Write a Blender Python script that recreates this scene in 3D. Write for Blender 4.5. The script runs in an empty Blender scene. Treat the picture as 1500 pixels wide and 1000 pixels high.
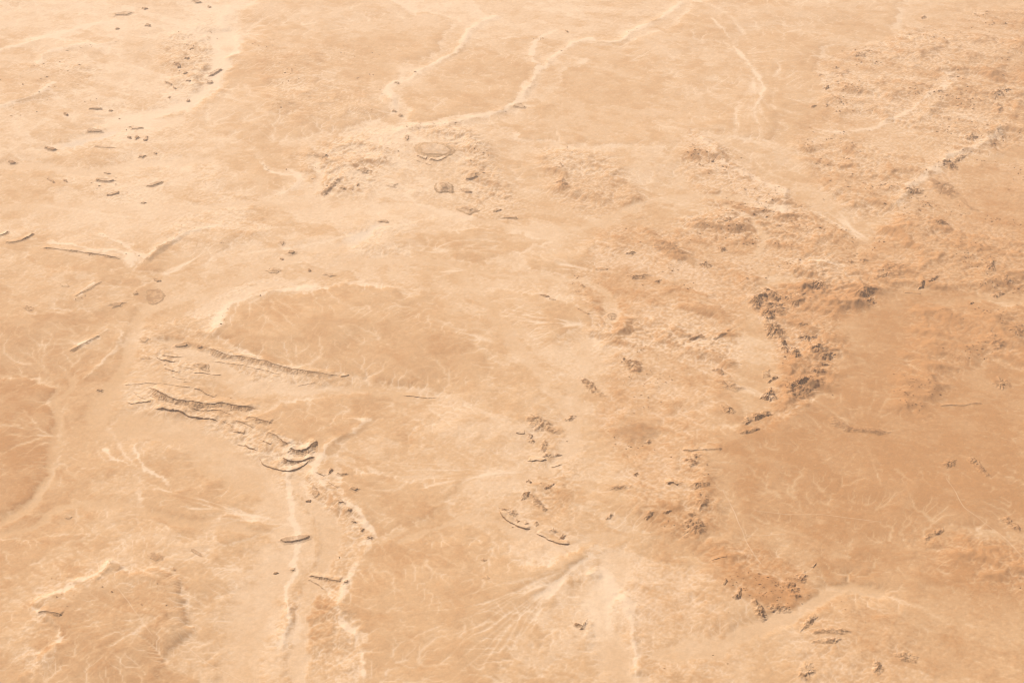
import bpy, math, time
import numpy as np
from mathutils import Vector

T0 = time.time()
R = math.radians
scene = bpy.context.scene

# ------------------------------------------------------------------ camera
CAM_H = 10000.0
DEP = R(33.0)            # looking down by this much
LENS = 50.0
cd = bpy.data.cameras.new('camera'); cam = bpy.data.objects.new('camera', cd)
scene.collection.objects.link(cam); scene.camera = cam
cd.lens = LENS; cd.sensor_width = 36.0; cd.clip_start = 10.0; cd.clip_end = 400000.0
cam.location = (0, 0, CAM_H); cam.rotation_euler = (R(90) - DEP, 0, 0)

# ------------------------------------------------------------------ sun, sky, exposure
SUN_EL, SUN_AZ = 41.0, -40.0       # azimuth from the view direction (+Y), negative = to the left
sdir = Vector((math.sin(R(SUN_AZ)) * math.cos(R(SUN_EL)), math.cos(R(SUN_AZ)) * math.cos(R(SUN_EL)), math.sin(R(SUN_EL))))
sl = bpy.data.lights.new('sun', 'SUN'); sl.energy = 4.2; sl.angle = R(0.53); sl.color = (1.0, 0.95, 0.88)
so = bpy.data.objects.new('sun', sl); scene.collection.objects.link(so)
so.rotation_euler = sdir.to_track_quat('Z', 'Y').to_euler()
world = bpy.data.worlds.new('World'); scene.world = world; world.use_nodes = True
wn = world.node_tree; wn.nodes.clear()
sky = wn.nodes.new('ShaderNodeTexSky'); sky.sky_type = 'NISHITA'; sky.sun_disc = False
sky.sun_elevation = R(SUN_EL); sky.sun_rotation = R(SUN_AZ); sky.dust_density = 3.0; sky.altitude = 0
bg = wn.nodes.new('ShaderNodeBackground'); bg.inputs[1].default_value = 0.055
wo = wn.nodes.new('ShaderNodeOutputWorld')
wn.links.new(sky.outputs[0], bg.inputs[0]); wn.links.new(bg.outputs[0], wo.inputs[0])
scene.view_settings.view_transform = 'Standard'; scene.view_settings.look = 'None'
scene.view_settings.gamma = 1.0; scene.view_settings.exposure = 0.53
scene.view_settings.use_curve_mapping = False
scene.cycles.pixel_filter_type = 'BLACKMAN_HARRIS'; scene.cycles.filter_width = 1.1
scene.cycles.max_bounces = 4; scene.cycles.volume_bounces = 1; scene.cycles.diffuse_bounces = 2

HAZE = 7.5e-6
# ------------------------------------------------------------------ colours (linear albedo)
PALE = np.array([0.622, 0.432, 0.272])
MID = np.array([0.520, 0.318, 0.164])
DARK = np.array([0.408, 0.206, 0.084])
ROCK = np.array([0.240, 0.120, 0.050])
BROWN = np.array([0.360, 0.198, 0.092])
RUST = np.array([0.450, 0.205, 0.075])
WHITE = np.array([0.560, 0.440, 0.330])

# ------------------------------------------------------------------ picture point -> ground point
cD, sD = math.cos(DEP), math.sin(DEP)
def W(px, py, z=0.0):
    px = np.asarray(px, float); py = np.asarray(py, float)
    a = (px - 750.0) / 1500.0 * 36.0 / LENS
    b = (500.0 - py) / 1500.0 * 36.0 / LENS
    dy = cD + b * sD; dz = -sD + b * cD
    t = (z - CAM_H) / dz
    return a * t, dy * t
def PX(x, y, z=0.0):
    zz = z - CAM_H
    f = y * cD - zz * sD; u = y * sD + zz * cD
    return 750.0 + x / f * LENS / 36.0 * 1500.0, 500.0 - u / f * LENS / 36.0 * 1500.0

# ------------------------------------------------------------------ noise
_rng = np.random.RandomState(11)
_tab = _rng.rand(512, 512).astype(np.float32)
def vn(x, y, s=0):
    x = np.asarray(x, np.float32) + 1000.37 + 17.3 * s; y = np.asarray(y, np.float32) + 1000.71 + 29.1 * s
    xi = np.floor(x); yi = np.floor(y); fx = x - xi; fy = y - yi
    xi = xi.astype(np.int32); yi = yi.astype(np.int32)
    fx = fx * fx * (3 - 2 * fx); fy = fy * fy * (3 - 2 * fy)
    x0 = xi & 511; x1 = (xi + 1) & 511; y0 = yi & 511; y1 = (yi + 1) & 511
    return ((_tab[x0, y0] * (1 - fx) + _tab[x1, y0] * fx) * (1 - fy) + (_tab[x0, y1] * (1 - fx) + _tab[x1, y1] * fx) * fy) * 2 - 1
def fbm(x, y, sc, octv=4, s=0, g=0.5):
    x = x / sc; y = y / sc; a = 1.0; t = 0; n = 0
    for i in range(octv):
        t = t + a * vn(x, y, s + i * 3); n += a; a *= g
        x, y = (x * 0.8 - y * 0.6) * 2.03, (x * 0.6 + y * 0.8) * 2.03
    return t / n
def ridged(x, y, sc, octv=4, s=0, g=0.5):
    x = x / sc; y = y / sc; a = 1.0; t = 0; n = 0
    for i in range(octv):
        r = 1 - np.abs(vn(x, y, s + i * 3)) * 1.6
        t = t + a * r; n += a; a *= g
        x, y = (x * 0.8 - y * 0.6) * 2.03, (x * 0.6 + y * 0.8) * 2.03
    return np.clip(t / n, 0, 1)
def sst(a, b, x):
    t = np.clip((x - a) / (b - a), 0, 1); return t * t * (3 - 2 * t)
def lerp(a, b, t): return a + (b - a) * t

# ------------------------------------------------------------------ distances
def seg_dist(X, Y, P):
    """distance to the open polyline P (n,2), signed side of the nearest piece (+ = left of its direction) and place along it (0..1)"""
    L = np.hypot(*(P[1:] - P[:-1]).T); cum = np.concatenate([[0], np.cumsum(L)])
    best = np.full(X.shape, 1e18); side = np.zeros(X.shape); al = np.zeros(X.shape)
    for i in range(len(P) - 1):
        ax, ay = P[i]; dx, dy = P[i + 1] - P[i]; l2 = dx * dx + dy * dy
        t = np.clip(((X - ax) * dx + (Y - ay) * dy) / l2, 0, 1)
        ex = X - ax - t * dx; ey = Y - ay - t * dy; d = ex * ex + ey * ey
        m = d < best
        best = np.where(m, d, best); side = np.where(m, np.sign(dx * ey - dy * ex), side)
        al = np.where(m, (cum[i] + t * L[i]) / cum[-1], al)
    return np.sqrt(best), side, al
def poly_sd(X, Y, P):
    Q = np.vstack([P, P[:1]]); d, _, _ = seg_dist(X, Y, Q)
    ins = np.zeros(X.shape, bool)
    for i in range(len(P)):
        x1, y1 = Q[i]; x2, y2 = Q[i + 1]
        if y1 == y2: continue
        c = ((y1 > Y) != (y2 > Y)) & (X < (x2 - x1) * (Y - y1) / (y2 - y1) + x1)
        ins ^= c
    return np.where(ins, d, -d)
def wpts(pts):
    p = np.array(pts, float); x, y = W(p[:, 0], p[:, 1]); return np.stack([x, y], 1)
def smooth_line(P, n=3):
    for _ in range(n):
        Q = [P[0]]
        for a, b in zip(P[:-1], P[1:]): Q += [a * .75 + b * .25, a * .25 + b * .75]
        Q.append(P[-1]); P = np.array(Q)
    return P

# ------------------------------------------------------------------ the terrain grid (finer near, coarser far)
NR, NC = 1000, 1100
Y0, Y1 = 8700.0, 31500.0
def half_w(y): return lerp(5900.0, 14200.0, (y - Y0) / (Y1 - Y0))
tt = np.linspace(0, 1, NR)
YR = Y0 * (Y1 / Y0) ** tt
HW = half_w(YR)
V = np.linspace(-1, 1, NC)
GX = (HW[:, None] * V[None, :]); GY = np.repeat(YR[:, None], NC, 1)
DXc = (HW * 2 / (NC - 1))[:, None] * np.ones((1, NC)); DYc = (YR * math.log(Y1 / Y0) / (NR - 1))[:, None] * np.ones((1, NC))
GPX, GPY = PX(GX, GY)
WX = GX + 300 * fbm(GX, GY, 1400, 7, 3, .62); WY = GY + 420 * fbm(GX, GY, 1400, 7, 7, .62)   # ragged edges
def sample(A, x, y):
    r = np.log(np.clip(y, Y0, Y1) / Y0) / math.log(Y1 / Y0) * (NR - 1)
    c = (x / half_w(y) + 1) * 0.5 * (NC - 1)
    r = np.clip(r, 0, NR - 1.001); c = np.clip(c, 0, NC - 1.001)
    ri = r.astype(int); ci = c.astype(int); fr = r - ri; fc = c - ci
    if A.ndim == 3: fr = fr[..., None]; fc = fc[..., None]
    return (A[ri, ci] * (1 - fc) + A[ri, ci + 1] * fc) * (1 - fr) + (A[ri + 1, ci] * (1 - fc) + A[ri + 1, ci + 1] * fc) * fr
def box_of(P, pad):
    m = (GX > P[:, 0].min() - pad) & (GX < P[:, 0].max() + pad) & (GY > P[:, 1].min() - pad) & (GY < P[:, 1].max() + pad)
    rr = np.where(m.any(1))[0]; cc = np.where(m.any(0))[0]
    if len(rr) == 0 or len(cc) == 0: return None
    return slice(rr[0], rr[-1] + 1), slice(cc[0], cc[-1] + 1)

# ------------------------------------------------------------------ broad tone of the ground (0 pale sand .. 9 dark varnished gravel)
TONE = """
1 1 .5 .5 1 1 1 1 1 2 2 2 2 2 3 3
1.5 1.5 1 .5 2 2 2 2 2 2 2 2 2.5 2.5 3 4
1.5 1.5 1 1 2 2 1.5 2 2.5 2.5 2 2.5 3 3 3 4
2 1.5 1.5 1.5 2 1.5 1.5 2 2 2.5 3 3 3 3.5 4 4.5
3 3 3 2 2 2 2 2 2 2 2 3 4 5 5 5
4 4 3 3 3 3 3 2 2 2 2 3 4 6 6 5
5 5 3 3 3 3 3 2 2 3 3 4 6 7 6.8 6.2
5 4 4 3 2 3 3 2 2 3 4 6.6 7.4 7.8 7.2 6.6
5 4 3 3 2 3 3 3 2 3 5 5 6 6 6 6
4 4 4 3 2 3 3 3 2 2 3 4 3 4 5 5
4 4 4 3 2 3 4 3 3 3 3 3 3 4 5 5
"""
tg = np.array([[float(v) for v in l.split()] for l in TONE.strip().splitlines()])
wpx, wpy = PX(WX, WY)
tc = np.clip(wpx / 100, 0, 14.999); tr = np.clip(wpy / 100, 0, 9.999)
ci = tc.astype(int); ri = tr.astype(int); fc = tc - ci; fr = tr - ri; fc = fc * fc * (3 - 2 * fc); fr = fr * fr * (3 - 2 * fr)
tone = ((tg[ri, ci] * (1 - fc) + tg[ri, ci + 1] * fc) * (1 - fr) + (tg[ri + 1, ci] * (1 - fc) + tg[ri + 1, ci + 1] * fc) * fr)

# gravel plains: outline in picture points, added tone, height of the step at the edge, edge width (m)
PLAINS = [
 ('central', [(303,488),(330,462),(385,440),(440,427),(500,419),(560,425),(612,430),(650,440),(700,468),(720,500),(690,520),(720,560),(700,575),(650,560),(560,552),(500,547),(420,532),(340,512)], 2.3, 16, 140),
 ('east of ridge', [(392,612),(430,590),(475,578),(560,566),(600,588),(565,618),(520,648),(500,672),(478,662),(450,645),(410,632)], 1.8, 10, 90),
 ('west', [(-80,470),(60,462),(150,455),(212,458),(180,492),(160,520),(120,560),(80,570),(50,560),(-80,560)], 1.2, 8, 140),
 ('south west', [(-80,563),(30,566),(62,580),(76,615),(82,655),(60,700),(25,735),(-80,770)], 2.2, 12, 120),
 ('east', [(1038,664),(1080,640),(1110,634),(1160,610),(1195,600),(1240,560),(1262,520),(1240,470),(1290,425),(1350,440),(1430,450),(1580,455),(1580,770),(1500,790),(1400,785),(1330,805),(1240,830),(1150,800),(1100,800),(1064,800),(1045,760),(1036,720)], 1.0, 10, 120),
 ('north', [(345,28),(400,-30),(520,-40),(600,20),(660,30),(640,75),(590,100),(573,125),(568,170),(520,195),(440,200),(380,225),(330,205),(268,188),(300,140),(330,100),(322,60)], 1.6, 18, 160),
 ('between ridges', [(592,188),(590,150),(612,120),(680,85),(720,60),(800,55),(770,90),(785,110),(765,140),(735,165),(680,178),(620,192)], 1.5, 18, 150),
 ('north east', [(800,150),(830,105),(900,80),(960,50),(1030,12),(1130,-20),(1330,-20),(1320,40),(1210,70),(1180,140),(1120,205),(1030,190),(960,215),(850,215),(770,205),(740,185)], 1.0, 14, 200),
 ('lens', [(565,366),(620,347),(700,334),(770,342),(800,352),(740,365),(690,383),(640,375),(600,372)], 2.2, 8, 70),
 ('feathered lens', [(705,440),(740,429),(775,435),(810,445),(845,462),(868,480),(820,496),(760,503),(722,480)], 1.9, 8, 70),
 ('fan', [(772,365),(820,360),(862,378),(880,398),(830,398),(785,388)], 1.6, 6, 60),
 ('small feathered', [(605,395),(640,390),(668,398),(676,415),(640,413),(615,408)], 1.8, 6, 60),
 ('south', [(512,805),(560,782),(620,790),(700,804),(760,822),(830,812),(872,805),(838,850),(800,900),(748,950),(720,1060),(520,1060),(528,930),(503,870)], 1.7, 14, 110),
 ('mid south', [(512,680),(560,702),(620,712),(690,690),(745,688),(650,722),(640,748),(600,772),(545,782),(530,740)], 1.6, 9, 90),
 ('south west terrace', [(55,905),(108,888),(120,862),(150,848),(160,822),(200,835),(235,832),(268,850),(272,920),(238,980),(220,1060),(60,1060),(75,970),(105,950)], 1.2, 20, 60),
 ('wash side', [(216,710),(300,706),(392,700),(372,732),(338,760),(282,776),(240,758),(215,740)], 1.4, 7, 60),
 ('wash side tip', [(318,762),(340,752),(400,756),(422,765),(380,775),(330,793)], 1.5, 8, 45),
 ('fluted', [(204,396),(235,366),(268,342),(310,336),(342,342),(330,366),(262,404),(232,400)], 1.6, 8, 60),
 ('round', [(212,425),(225,419),(243,425),(241,445),(228,454),(213,446)], 2.4, 7, 40),
 ('cream', [(890,632),(903,616),(925,607),(960,615),(972,622),(960,640),(915,655),(890,645)], 2.0, 12, 50),
 ('south band', [(-60,788),(60,786),(120,790),(70,812),(20,850),(-60,860)], 1.5, 4, 60),
 ('far west', [(60,58),(160,66),(150,75),(60,95),(10,120),(-60,110),(-60,80)], 1.0, 14, 180),
 ('west lens', [(-60,100),(60,100),(75,110),(70,140),(30,150),(-60,165)], 1.2, 12, 160),
 ('wide lens', [(320,235),(345,225),(385,236),(437,262),(425,278),(380,285),(330,272)], 1.2, 10, 120),
 ('cap north', [(915,362),(950,352),(985,362),(1010,378),(1008,390),(960,378),(935,368)], 1.7, 14, 50),
 ('brown', [(985,430),(1005,428),(1035,440),(1070,462),(1060,480),(1020,465),(980,460)], 1.3, 8, 60),
 ('mesa cap', [(236,576),(262,569),(292,573),(320,583),(348,591),(300,590),(250,585)], 2.2, 8, 25),
 ('outer south east', [(1200,830),(1300,810),(1380,800),(1580,815),(1580,900),(1450,880),(1350,870),(1250,870)], 0.9, 6, 200),
 ('slope a', [(500,420),(560,415),(640,425),(660,445),(600,440),(540,432)], 0.8, 6, 80),
 ('tongue', [(590,470),(640,478),(700,520),(722,560),(690,550),(620,510)], 1.0, 8, 80),
 ('streaked', [(1045,585),(1075,600),(1095,640),(1060,630),(1030,610)], 1.6, 9, 70),
 ('bench a', [(325,90),(400,80),(470,90),(480,110),(400,120),(330,115)], 0.9, 8, 120),
]
# dry watercourses and sand flats: centre line in picture points, width in picture points
WASHES = [
 ([(262,380),(250,430),(236,452),(200,480),(178,520),(165,560),(140,610)], 17),
 ([(95,560),(82,600),(84,650),(60,712),(10,762),(-60,800)], 11),
 ([(250,500),(330,552),(420,562),(520,562),(600,575)], 20),
 ([(190,615),(300,640),(370,700),(430,730),(430,790),(390,850),(350,920),(330,1060)], 46),
 ([(445,795),(380,765),(270,760),(200,732),(120,722),(40,768),(-40,800)], 12),
 ([(-40,303),(120,300),(250,305),(400,300),(520,312),(640,300),(720,325),(800,350)], 15),
 ([(560,335),(520,372),(430,372),(370,405),(300,440)], 14),
 ([(560,392),(660,383),(692,420),(700,455),(742,500),(800,560),(835,612)], 15),
 ([(700,400),(830,402),(905,440),(890,480)], 14),
 ([(880,500),(835,560),(840,610),(810,700),(770,700)], 14),
 ([(590,790),(660,762),(720,765),(780,795),(840,812),(900,800)], 12),
 ([(640,730),(700,700),(770,690)], 7),
 ([(900,840),(862,890),(870,940),(930,1000),(960,1060)], 34),
 ([(1150,305),(1040,280),(960,300),(860,330),(760,340)], 14),
 ([(1290,870),(1230,850),(1170,905),(1080,950),(960,960)], 18),
 ([(240,470),(330,450),(410,410),(520,400),(560,390)], 14),
 ([(150,180),(240,170),(300,140),(320,110),(330,50)], 26),
 ([(60,220),(160,190),(260,180)], 18),
 ([(450,290),(470,260),(460,225)], 10),
 ([(450,700),(480,760),(470,820),(430,900),(430,1060)], 20),
 ([(1060,300),(1130,330),(1120,370)], 8),
 ([(0,250),(100,255),(200,240),(300,240)], 18),
]
THINWASH = [
 ([(1190,590),(1250,625),(1330,648),(1420,680),(1520,720)], 3), ([(1190,478),(1260,486),(1370,495),(1410,525),(1440,532),(1540,540)], 4),
 ([(1262,600),(1235,640),(1200,645)], 2.5),
 ([(1180,855),(1300,875),(1370,910),(1420,915)], 7), ([(1100,840),(1180,862),(1170,900)], 6),
 ([(1080,80),(1110,110),(1120,160),(1175,170)], 6), ([(1110,110),(1085,150),(1075,200)], 5), ([(1140,100),(1130,170),(1180,180)], 5), ([(1095,60),(1060,20),(1020,5)], 6),
 ([(100,590),(90,610),(85,640)], 5), ([(160,620),(175,640),(190,680),(260,700)], 4),
 ([(545,345),(450,360),(350,372)], 5), ([(60,300),(130,310),(200,320)], 4),
]
# pale scarps and sand-covered ridges: line, crest height m, half width m
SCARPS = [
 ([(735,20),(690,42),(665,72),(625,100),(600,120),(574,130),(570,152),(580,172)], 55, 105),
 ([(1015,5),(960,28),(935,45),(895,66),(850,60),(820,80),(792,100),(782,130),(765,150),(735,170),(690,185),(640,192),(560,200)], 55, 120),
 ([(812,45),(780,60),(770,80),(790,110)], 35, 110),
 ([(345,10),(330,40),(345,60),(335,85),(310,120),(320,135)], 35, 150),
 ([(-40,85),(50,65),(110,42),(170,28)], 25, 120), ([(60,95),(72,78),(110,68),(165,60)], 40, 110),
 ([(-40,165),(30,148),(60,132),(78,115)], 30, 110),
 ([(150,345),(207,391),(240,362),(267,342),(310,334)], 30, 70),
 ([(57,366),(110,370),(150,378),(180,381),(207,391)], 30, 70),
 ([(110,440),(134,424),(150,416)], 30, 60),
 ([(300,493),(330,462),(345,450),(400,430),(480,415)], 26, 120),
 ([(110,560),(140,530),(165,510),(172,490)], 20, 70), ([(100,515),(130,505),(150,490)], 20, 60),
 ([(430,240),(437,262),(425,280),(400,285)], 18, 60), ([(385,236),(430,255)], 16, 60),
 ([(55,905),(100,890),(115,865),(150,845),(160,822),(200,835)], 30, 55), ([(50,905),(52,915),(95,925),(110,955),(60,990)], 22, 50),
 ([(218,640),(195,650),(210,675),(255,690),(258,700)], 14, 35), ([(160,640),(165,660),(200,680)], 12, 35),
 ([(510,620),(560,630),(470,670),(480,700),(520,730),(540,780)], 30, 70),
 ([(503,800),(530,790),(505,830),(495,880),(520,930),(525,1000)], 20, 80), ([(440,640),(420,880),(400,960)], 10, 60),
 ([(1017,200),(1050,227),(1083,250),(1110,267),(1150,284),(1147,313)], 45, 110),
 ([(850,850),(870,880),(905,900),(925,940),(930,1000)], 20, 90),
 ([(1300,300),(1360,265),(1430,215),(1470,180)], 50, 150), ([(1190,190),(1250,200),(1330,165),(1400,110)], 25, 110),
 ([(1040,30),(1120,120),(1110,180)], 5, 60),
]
# gullied hill country: outline, relief m, redness
ROUGH = [
 ([(860,330),(950,330),(1080,340),(1130,400),(1110,440),(1090,520),(1060,620),(1045,660),(1040,760),(1010,800),(950,780),(900,700),(860,640),(850,590),(900,520),(860,470),(830,420)], 44, .3),
 ([(1000,180),(1060,215),(1150,280),(1250,340),(1300,400),(1200,430),(1100,380),(1020,350),(960,330),(1040,310),(980,240)], 38, .2),
 ([(1180,90),(1300,60),(1420,20),(1560,0),(1560,210),(1480,220),(1430,240),(1350,310),(1250,320),(1180,270),(1150,200),(1200,160)], 28, .15),
 ([(1300,300),(1400,240),(1560,240),(1560,440),(1430,440),(1330,430),(1230,420),(1260,360)], 30, .35),
 ([(1090,430),(1200,410),(1300,410),(1290,440),(1240,480),(1250,520),(1220,560),(1190,600),(1120,650),(1090,640),(1140,560),(1130,500)], 62, .6),
 ([(1010,800),(1060,810),(1100,800),(1180,825),(1200,870),(1170,900),(1110,905),(1060,890),(1010,860)], 62, 1.0),
 ([(1170,870),(1260,880),(1330,900),(1360,960),(1340,1060),(1150,1060),(1170,950)], 34, .2),
 ([(1360,800),(1420,790),(1560,800),(1560,880),(1420,870),(1340,840)], 26, .4),
 ([(1330,440),(1420,460),(1560,440),(1560,560),(1450,540),(1400,560),(1360,620),(1300,600)], 26, .5),
 ([(0,100),(110,80),(150,100),(140,150),(60,170),(0,200)], 26, .0),
 ([(230,60),(330,20),(340,90),(330,150),(280,170),(230,150)], 26, .0),
 ([(120,150),(250,130),(320,150),(300,200),(250,290),(150,300),(60,280),(120,200)], 22, .0),
 ([(430,220),(560,190),(600,220),(560,270),(540,290),(460,290)], 26, .0),
 ([(600,190),(700,190),(750,260),(790,300),(760,340),(690,320),(680,240)], 26, .05),
 ([(790,220),(900,230),(960,300),(940,330),(850,320),(800,280)], 24, .1),
 ([(180,480),(300,480),(320,555),(200,540)], 14, .0),
 ([(400,690),(470,690),(540,720),(550,790),(520,810),(500,1000),(420,1000),(400,880),(470,800),(440,730)], 26, .05),
 ([(770,610),(830,610),(850,680),(840,800),(760,780),(725,745),(775,700)], 18, .1),
 ([(60,840),(250,820),(280,860),(230,1000),(40,1000)], 24, .05),
 ([(174,562),(290,566),(350,585),(400,605),(425,640),(470,650),(450,680),(420,690),(385,672),(340,640),(300,612),(220,600),(184,588)], 12, .0),
 ([(300,505),(420,538),(510,550),(440,572),(340,550),(250,545),(226,520)], 9, .0),
 ([(360,60),(560,70),(560,180),(400,190)], 16, .0), ([(300,230),(200,400),(420,340)], 10, .0),
 ([(870,850),(960,820),(1060,880),(1100,960),(1000,1060),(920,1060),(900,930)], 24, .2),
]

H = np.zeros_like(GX); flat = np.zeros_like(GX); region = np.zeros(GX.shape, np.int32)
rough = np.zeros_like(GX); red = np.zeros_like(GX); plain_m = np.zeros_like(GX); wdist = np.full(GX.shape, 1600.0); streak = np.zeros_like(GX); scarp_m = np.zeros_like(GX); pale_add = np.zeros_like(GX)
for k, (nm, pts, dt, hh, ew) in enumerate(PLAINS):
    P = wpts(pts); b = box_of(P, 700)
    if b is None: continue
    d = poly_sd(WX[b], WY[b], P)
    gx, gy = GX[b], GY[b]
    vary = sst(-.3, .3, fbm(gx, gy, 1500, 2, 200 + k))                 # some edges crisp, some fading into the sand
    fray = fbm(gx, gy, 420, 6, 210 + k, .72) * (170 + 420 * vary) + 60 * (ridged(gx, gy, 260, 4, 215 + k, .6) - .5)
    d = d + fray * np.clip(d.max() / 700, .25, 1); wdt = 22 + 330 * vary ** 2
    m = sst(-ew * .5, ew * .5, d)
    tone[b] += dt * (1 if pts[0][0] > 900 else .72) * sst(-wdt, wdt, d) * (1 - .3 * sst(0, ew * 10, d)); plain_m[b] = np.maximum(plain_m[b], m)
    H[b] += hh * 1.1 * m * (.25 + .9 * (1 - vary))
    pale_add[b] += 1.0 * sst(-ew * 1.3, -ew * .05, d) * (d < 0) * (1 - vary) * sst(-.2, .2, fbm(gx, gy, 240, 4, 220 + k) + .1)
    region[b] = np.where(d > 0, k + 1, region[b])
for k, (pts, wd) in enumerate(WASHES):
    P = smooth_line(wpts(pts), 2); b = box_of(P, 1900)
    if b is None: continue
    x, y = WX[b], WY[b]; d, sd, al = seg_dist(x, y, P); Lw = np.hypot(*(P[1:] - P[:-1]).T).sum()
    mpp = np.sqrt(CAM_H ** 2 + y * y) * 36 / LENS / 1500
    w = wd * mpp * 1.0
    d = np.clip(d + w * .75 * fbm(GX[b], GY[b], 260, 5, 350 + k, .68), 0, None)
    m = sst(w * .85, w * .45, d) * (.9 if wd >= 18 else .66)
    sk = .6 * fbm(al * Lw / 9 , d * sd, 60, 4, 300 + k, .6) + .6 * fbm(al * Lw / 5, d * sd, 170, 3, 330 + k)
    streak[b] = np.where(m > flat[b], sk, streak[b])
    flat[b] = np.maximum(flat[b], m); wdist[b] = np.minimum(wdist[b], np.clip(d - w * .7, 0, 1600))
    region[b] = np.where(m > .38, 1000 + k, region[b])
for pts, wd in THINWASH:
    P = smooth_line(wpts(pts), 2); b = box_of(P, 400)
    if b is None: continue
    x, y = lerp(GX[b], WX[b], .4), lerp(GY[b], WY[b], .4); d, _, _ = seg_dist(x, y, P)
    w = wd * np.sqrt(CAM_H ** 2 + y * y) * 36 / LENS / 1500
    m = sst(w * 1.2, w * .1, d + w * .5 * fbm(x, y, 150, 4, 19)); tone[b] -= 1.0 * m; H[b] -= 6 * m
# feathered rills: apex point, points they fan out to, number, strength
FANS = [
 ((872,812),[(505,905),(540,960),(600,1010),(690,1020),(760,950),(800,890)],17,1.0), ((868,480),[(704,438),(712,462),(725,482),(765,502)],10,1.2),
 ((1245,94),[(1095,30),(1110,60),(1112,85),(1140,96),(1180,100)],11,.8), ((572,368),[(800,338),(805,352),(750,368),(690,385)],8,1.0),
 ((884,400),[(772,360),(780,380),(790,398)],8,1.1), ((1142,318),[(925,282),(930,300),(960,318),(1010,328)],11,.9),
 ((225,410),[(340,338),(345,352),(335,368),(300,385)],9,.9), ((775,692),[(490,660),(500,700),(560,722),(640,735),(650,650)],11,.9),
 ((1580,862),[(1300,760),(1330,800),(1320,830),(1360,850),(1400,860)],9,.9), ((1262,655),[(1200,560),(1262,520),(1330,560),(1370,640),(1340,720),(1250,740),(1180,690)],14,.8),
 ((1262,395),[(1090,340),(1110,365),(1120,378),(1130,392)],10,.9), ((1290,370),[(1150,290),(1180,300),(1230,300)],9,.9),
 ((1150,600),[(980,520),(1000,545),(1040,560)],8,.8), ((700,395),[(602,388),(608,402),(620,414)],6,1.1), ((415,760),[(210,700),(240,735),(290,775)],10,1.0),
 ((90,640),[(-20,600),(-30,680),(20,590)],9,.9), ((740,505),[(520,420),(560,460),(640,520)],8,.7), ((1100,110),[(1060,190),(1090,215),(1130,215),(1165,200)],7,.8),
 ((830,470),[(560,360),(900,400)],3,.6), ((150,500),[(20,480),(40,530),(90,570)],8,.8), ((250,900),[(60,930),(90,990),(160,1010),(130,880)],10,.9),
 ((1350,165),[(1240,120),(1260,150),(1250,180)],7,.8), ((1480,190),[(1290,140),(1330,175),(1400,140)],9,.9), ((1210,800),[(1000,720),(1060,770),(1100,740)],4,.6),
 ((330,560),[(300,1010),(360,1000),(400,990)],0,.5),
]
rgf = np.random.RandomState(5)
for k, (ap, ends, nn, st_) in enumerate(FANS):
    if not nn: continue
    e = np.array(ends, float); ap = np.array(ap, float); u = np.linspace(0, len(e) - 1, nn)
    ex = np.interp(u, np.arange(len(e)), e[:, 0]) + rgf.normal(0, 5, nn); ey = np.interp(u, np.arange(len(e)), e[:, 1]) + rgf.normal(0, 4, nn)
    trunk = np.array([np.mean(e[:, 0]), np.mean(e[:, 1])])
    st_ *= .95
    for x_, y_ in zip(ex, ey):
        c_ = ap + (trunk - ap) * rgf.uniform(.25, .6) + rgf.normal(0, 3, 2); r_ = rgf.uniform(.75, 1.05); end = ap + (np.array([x_, y_]) - ap) * r_
        tq = np.linspace(0, 1, 9)[:, None]; L_ = (1 - tq) ** 2 * ap + 2 * tq * (1 - tq) * c_ + tq ** 2 * end
        L_[1:-1] += rgf.normal(0, .011 * np.hypot(*(end - ap)), (7, 2))
        P = smooth_line(wpts(L_), 1); b = box_of(P, 150)
        if b is None: continue
        x, y = lerp(GX[b], WX[b], .25), lerp(GY[b], WY[b], .25); d, _, al = seg_dist(x, y, P)
        w = lerp(3.6, 1.5, al) * np.sqrt(CAM_H ** 2 + y * y) * 36 / LENS / 1500 * (.7 + .6 * vn(x / 200, y / 200, 3))
        m = np.exp(-(d / np.maximum(w, 4)) ** 2) * sst(1, .75, al) * sst(.02, .4, al) * sst(-.8, .1, fbm(x, y, 300, 3, 9) + .3); sh = .5 * np.exp(-(d / (3.2 * w)) ** 2) * sst(.15, .6, al)
        tone[b] += st_ * (.35 * sh - 1.7 * m); H[b] += st_ * (1.5 * sh - 5 * m)
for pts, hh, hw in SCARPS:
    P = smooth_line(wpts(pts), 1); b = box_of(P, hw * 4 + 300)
    if b is None: continue
    d, sd, al = seg_dist(WX[b], WY[b], P)
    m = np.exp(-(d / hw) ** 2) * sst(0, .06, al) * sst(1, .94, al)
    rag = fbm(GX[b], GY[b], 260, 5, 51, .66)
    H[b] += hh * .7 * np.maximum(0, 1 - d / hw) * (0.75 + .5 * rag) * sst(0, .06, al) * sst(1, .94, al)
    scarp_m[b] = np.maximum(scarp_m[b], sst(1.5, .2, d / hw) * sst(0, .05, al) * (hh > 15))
    pale_add[b] += (1.9 * sst(.6, .1, d / hw + .8 * rag) + .5 * m) * sst(0, .05, al) * sst(1, .95, al)
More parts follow.
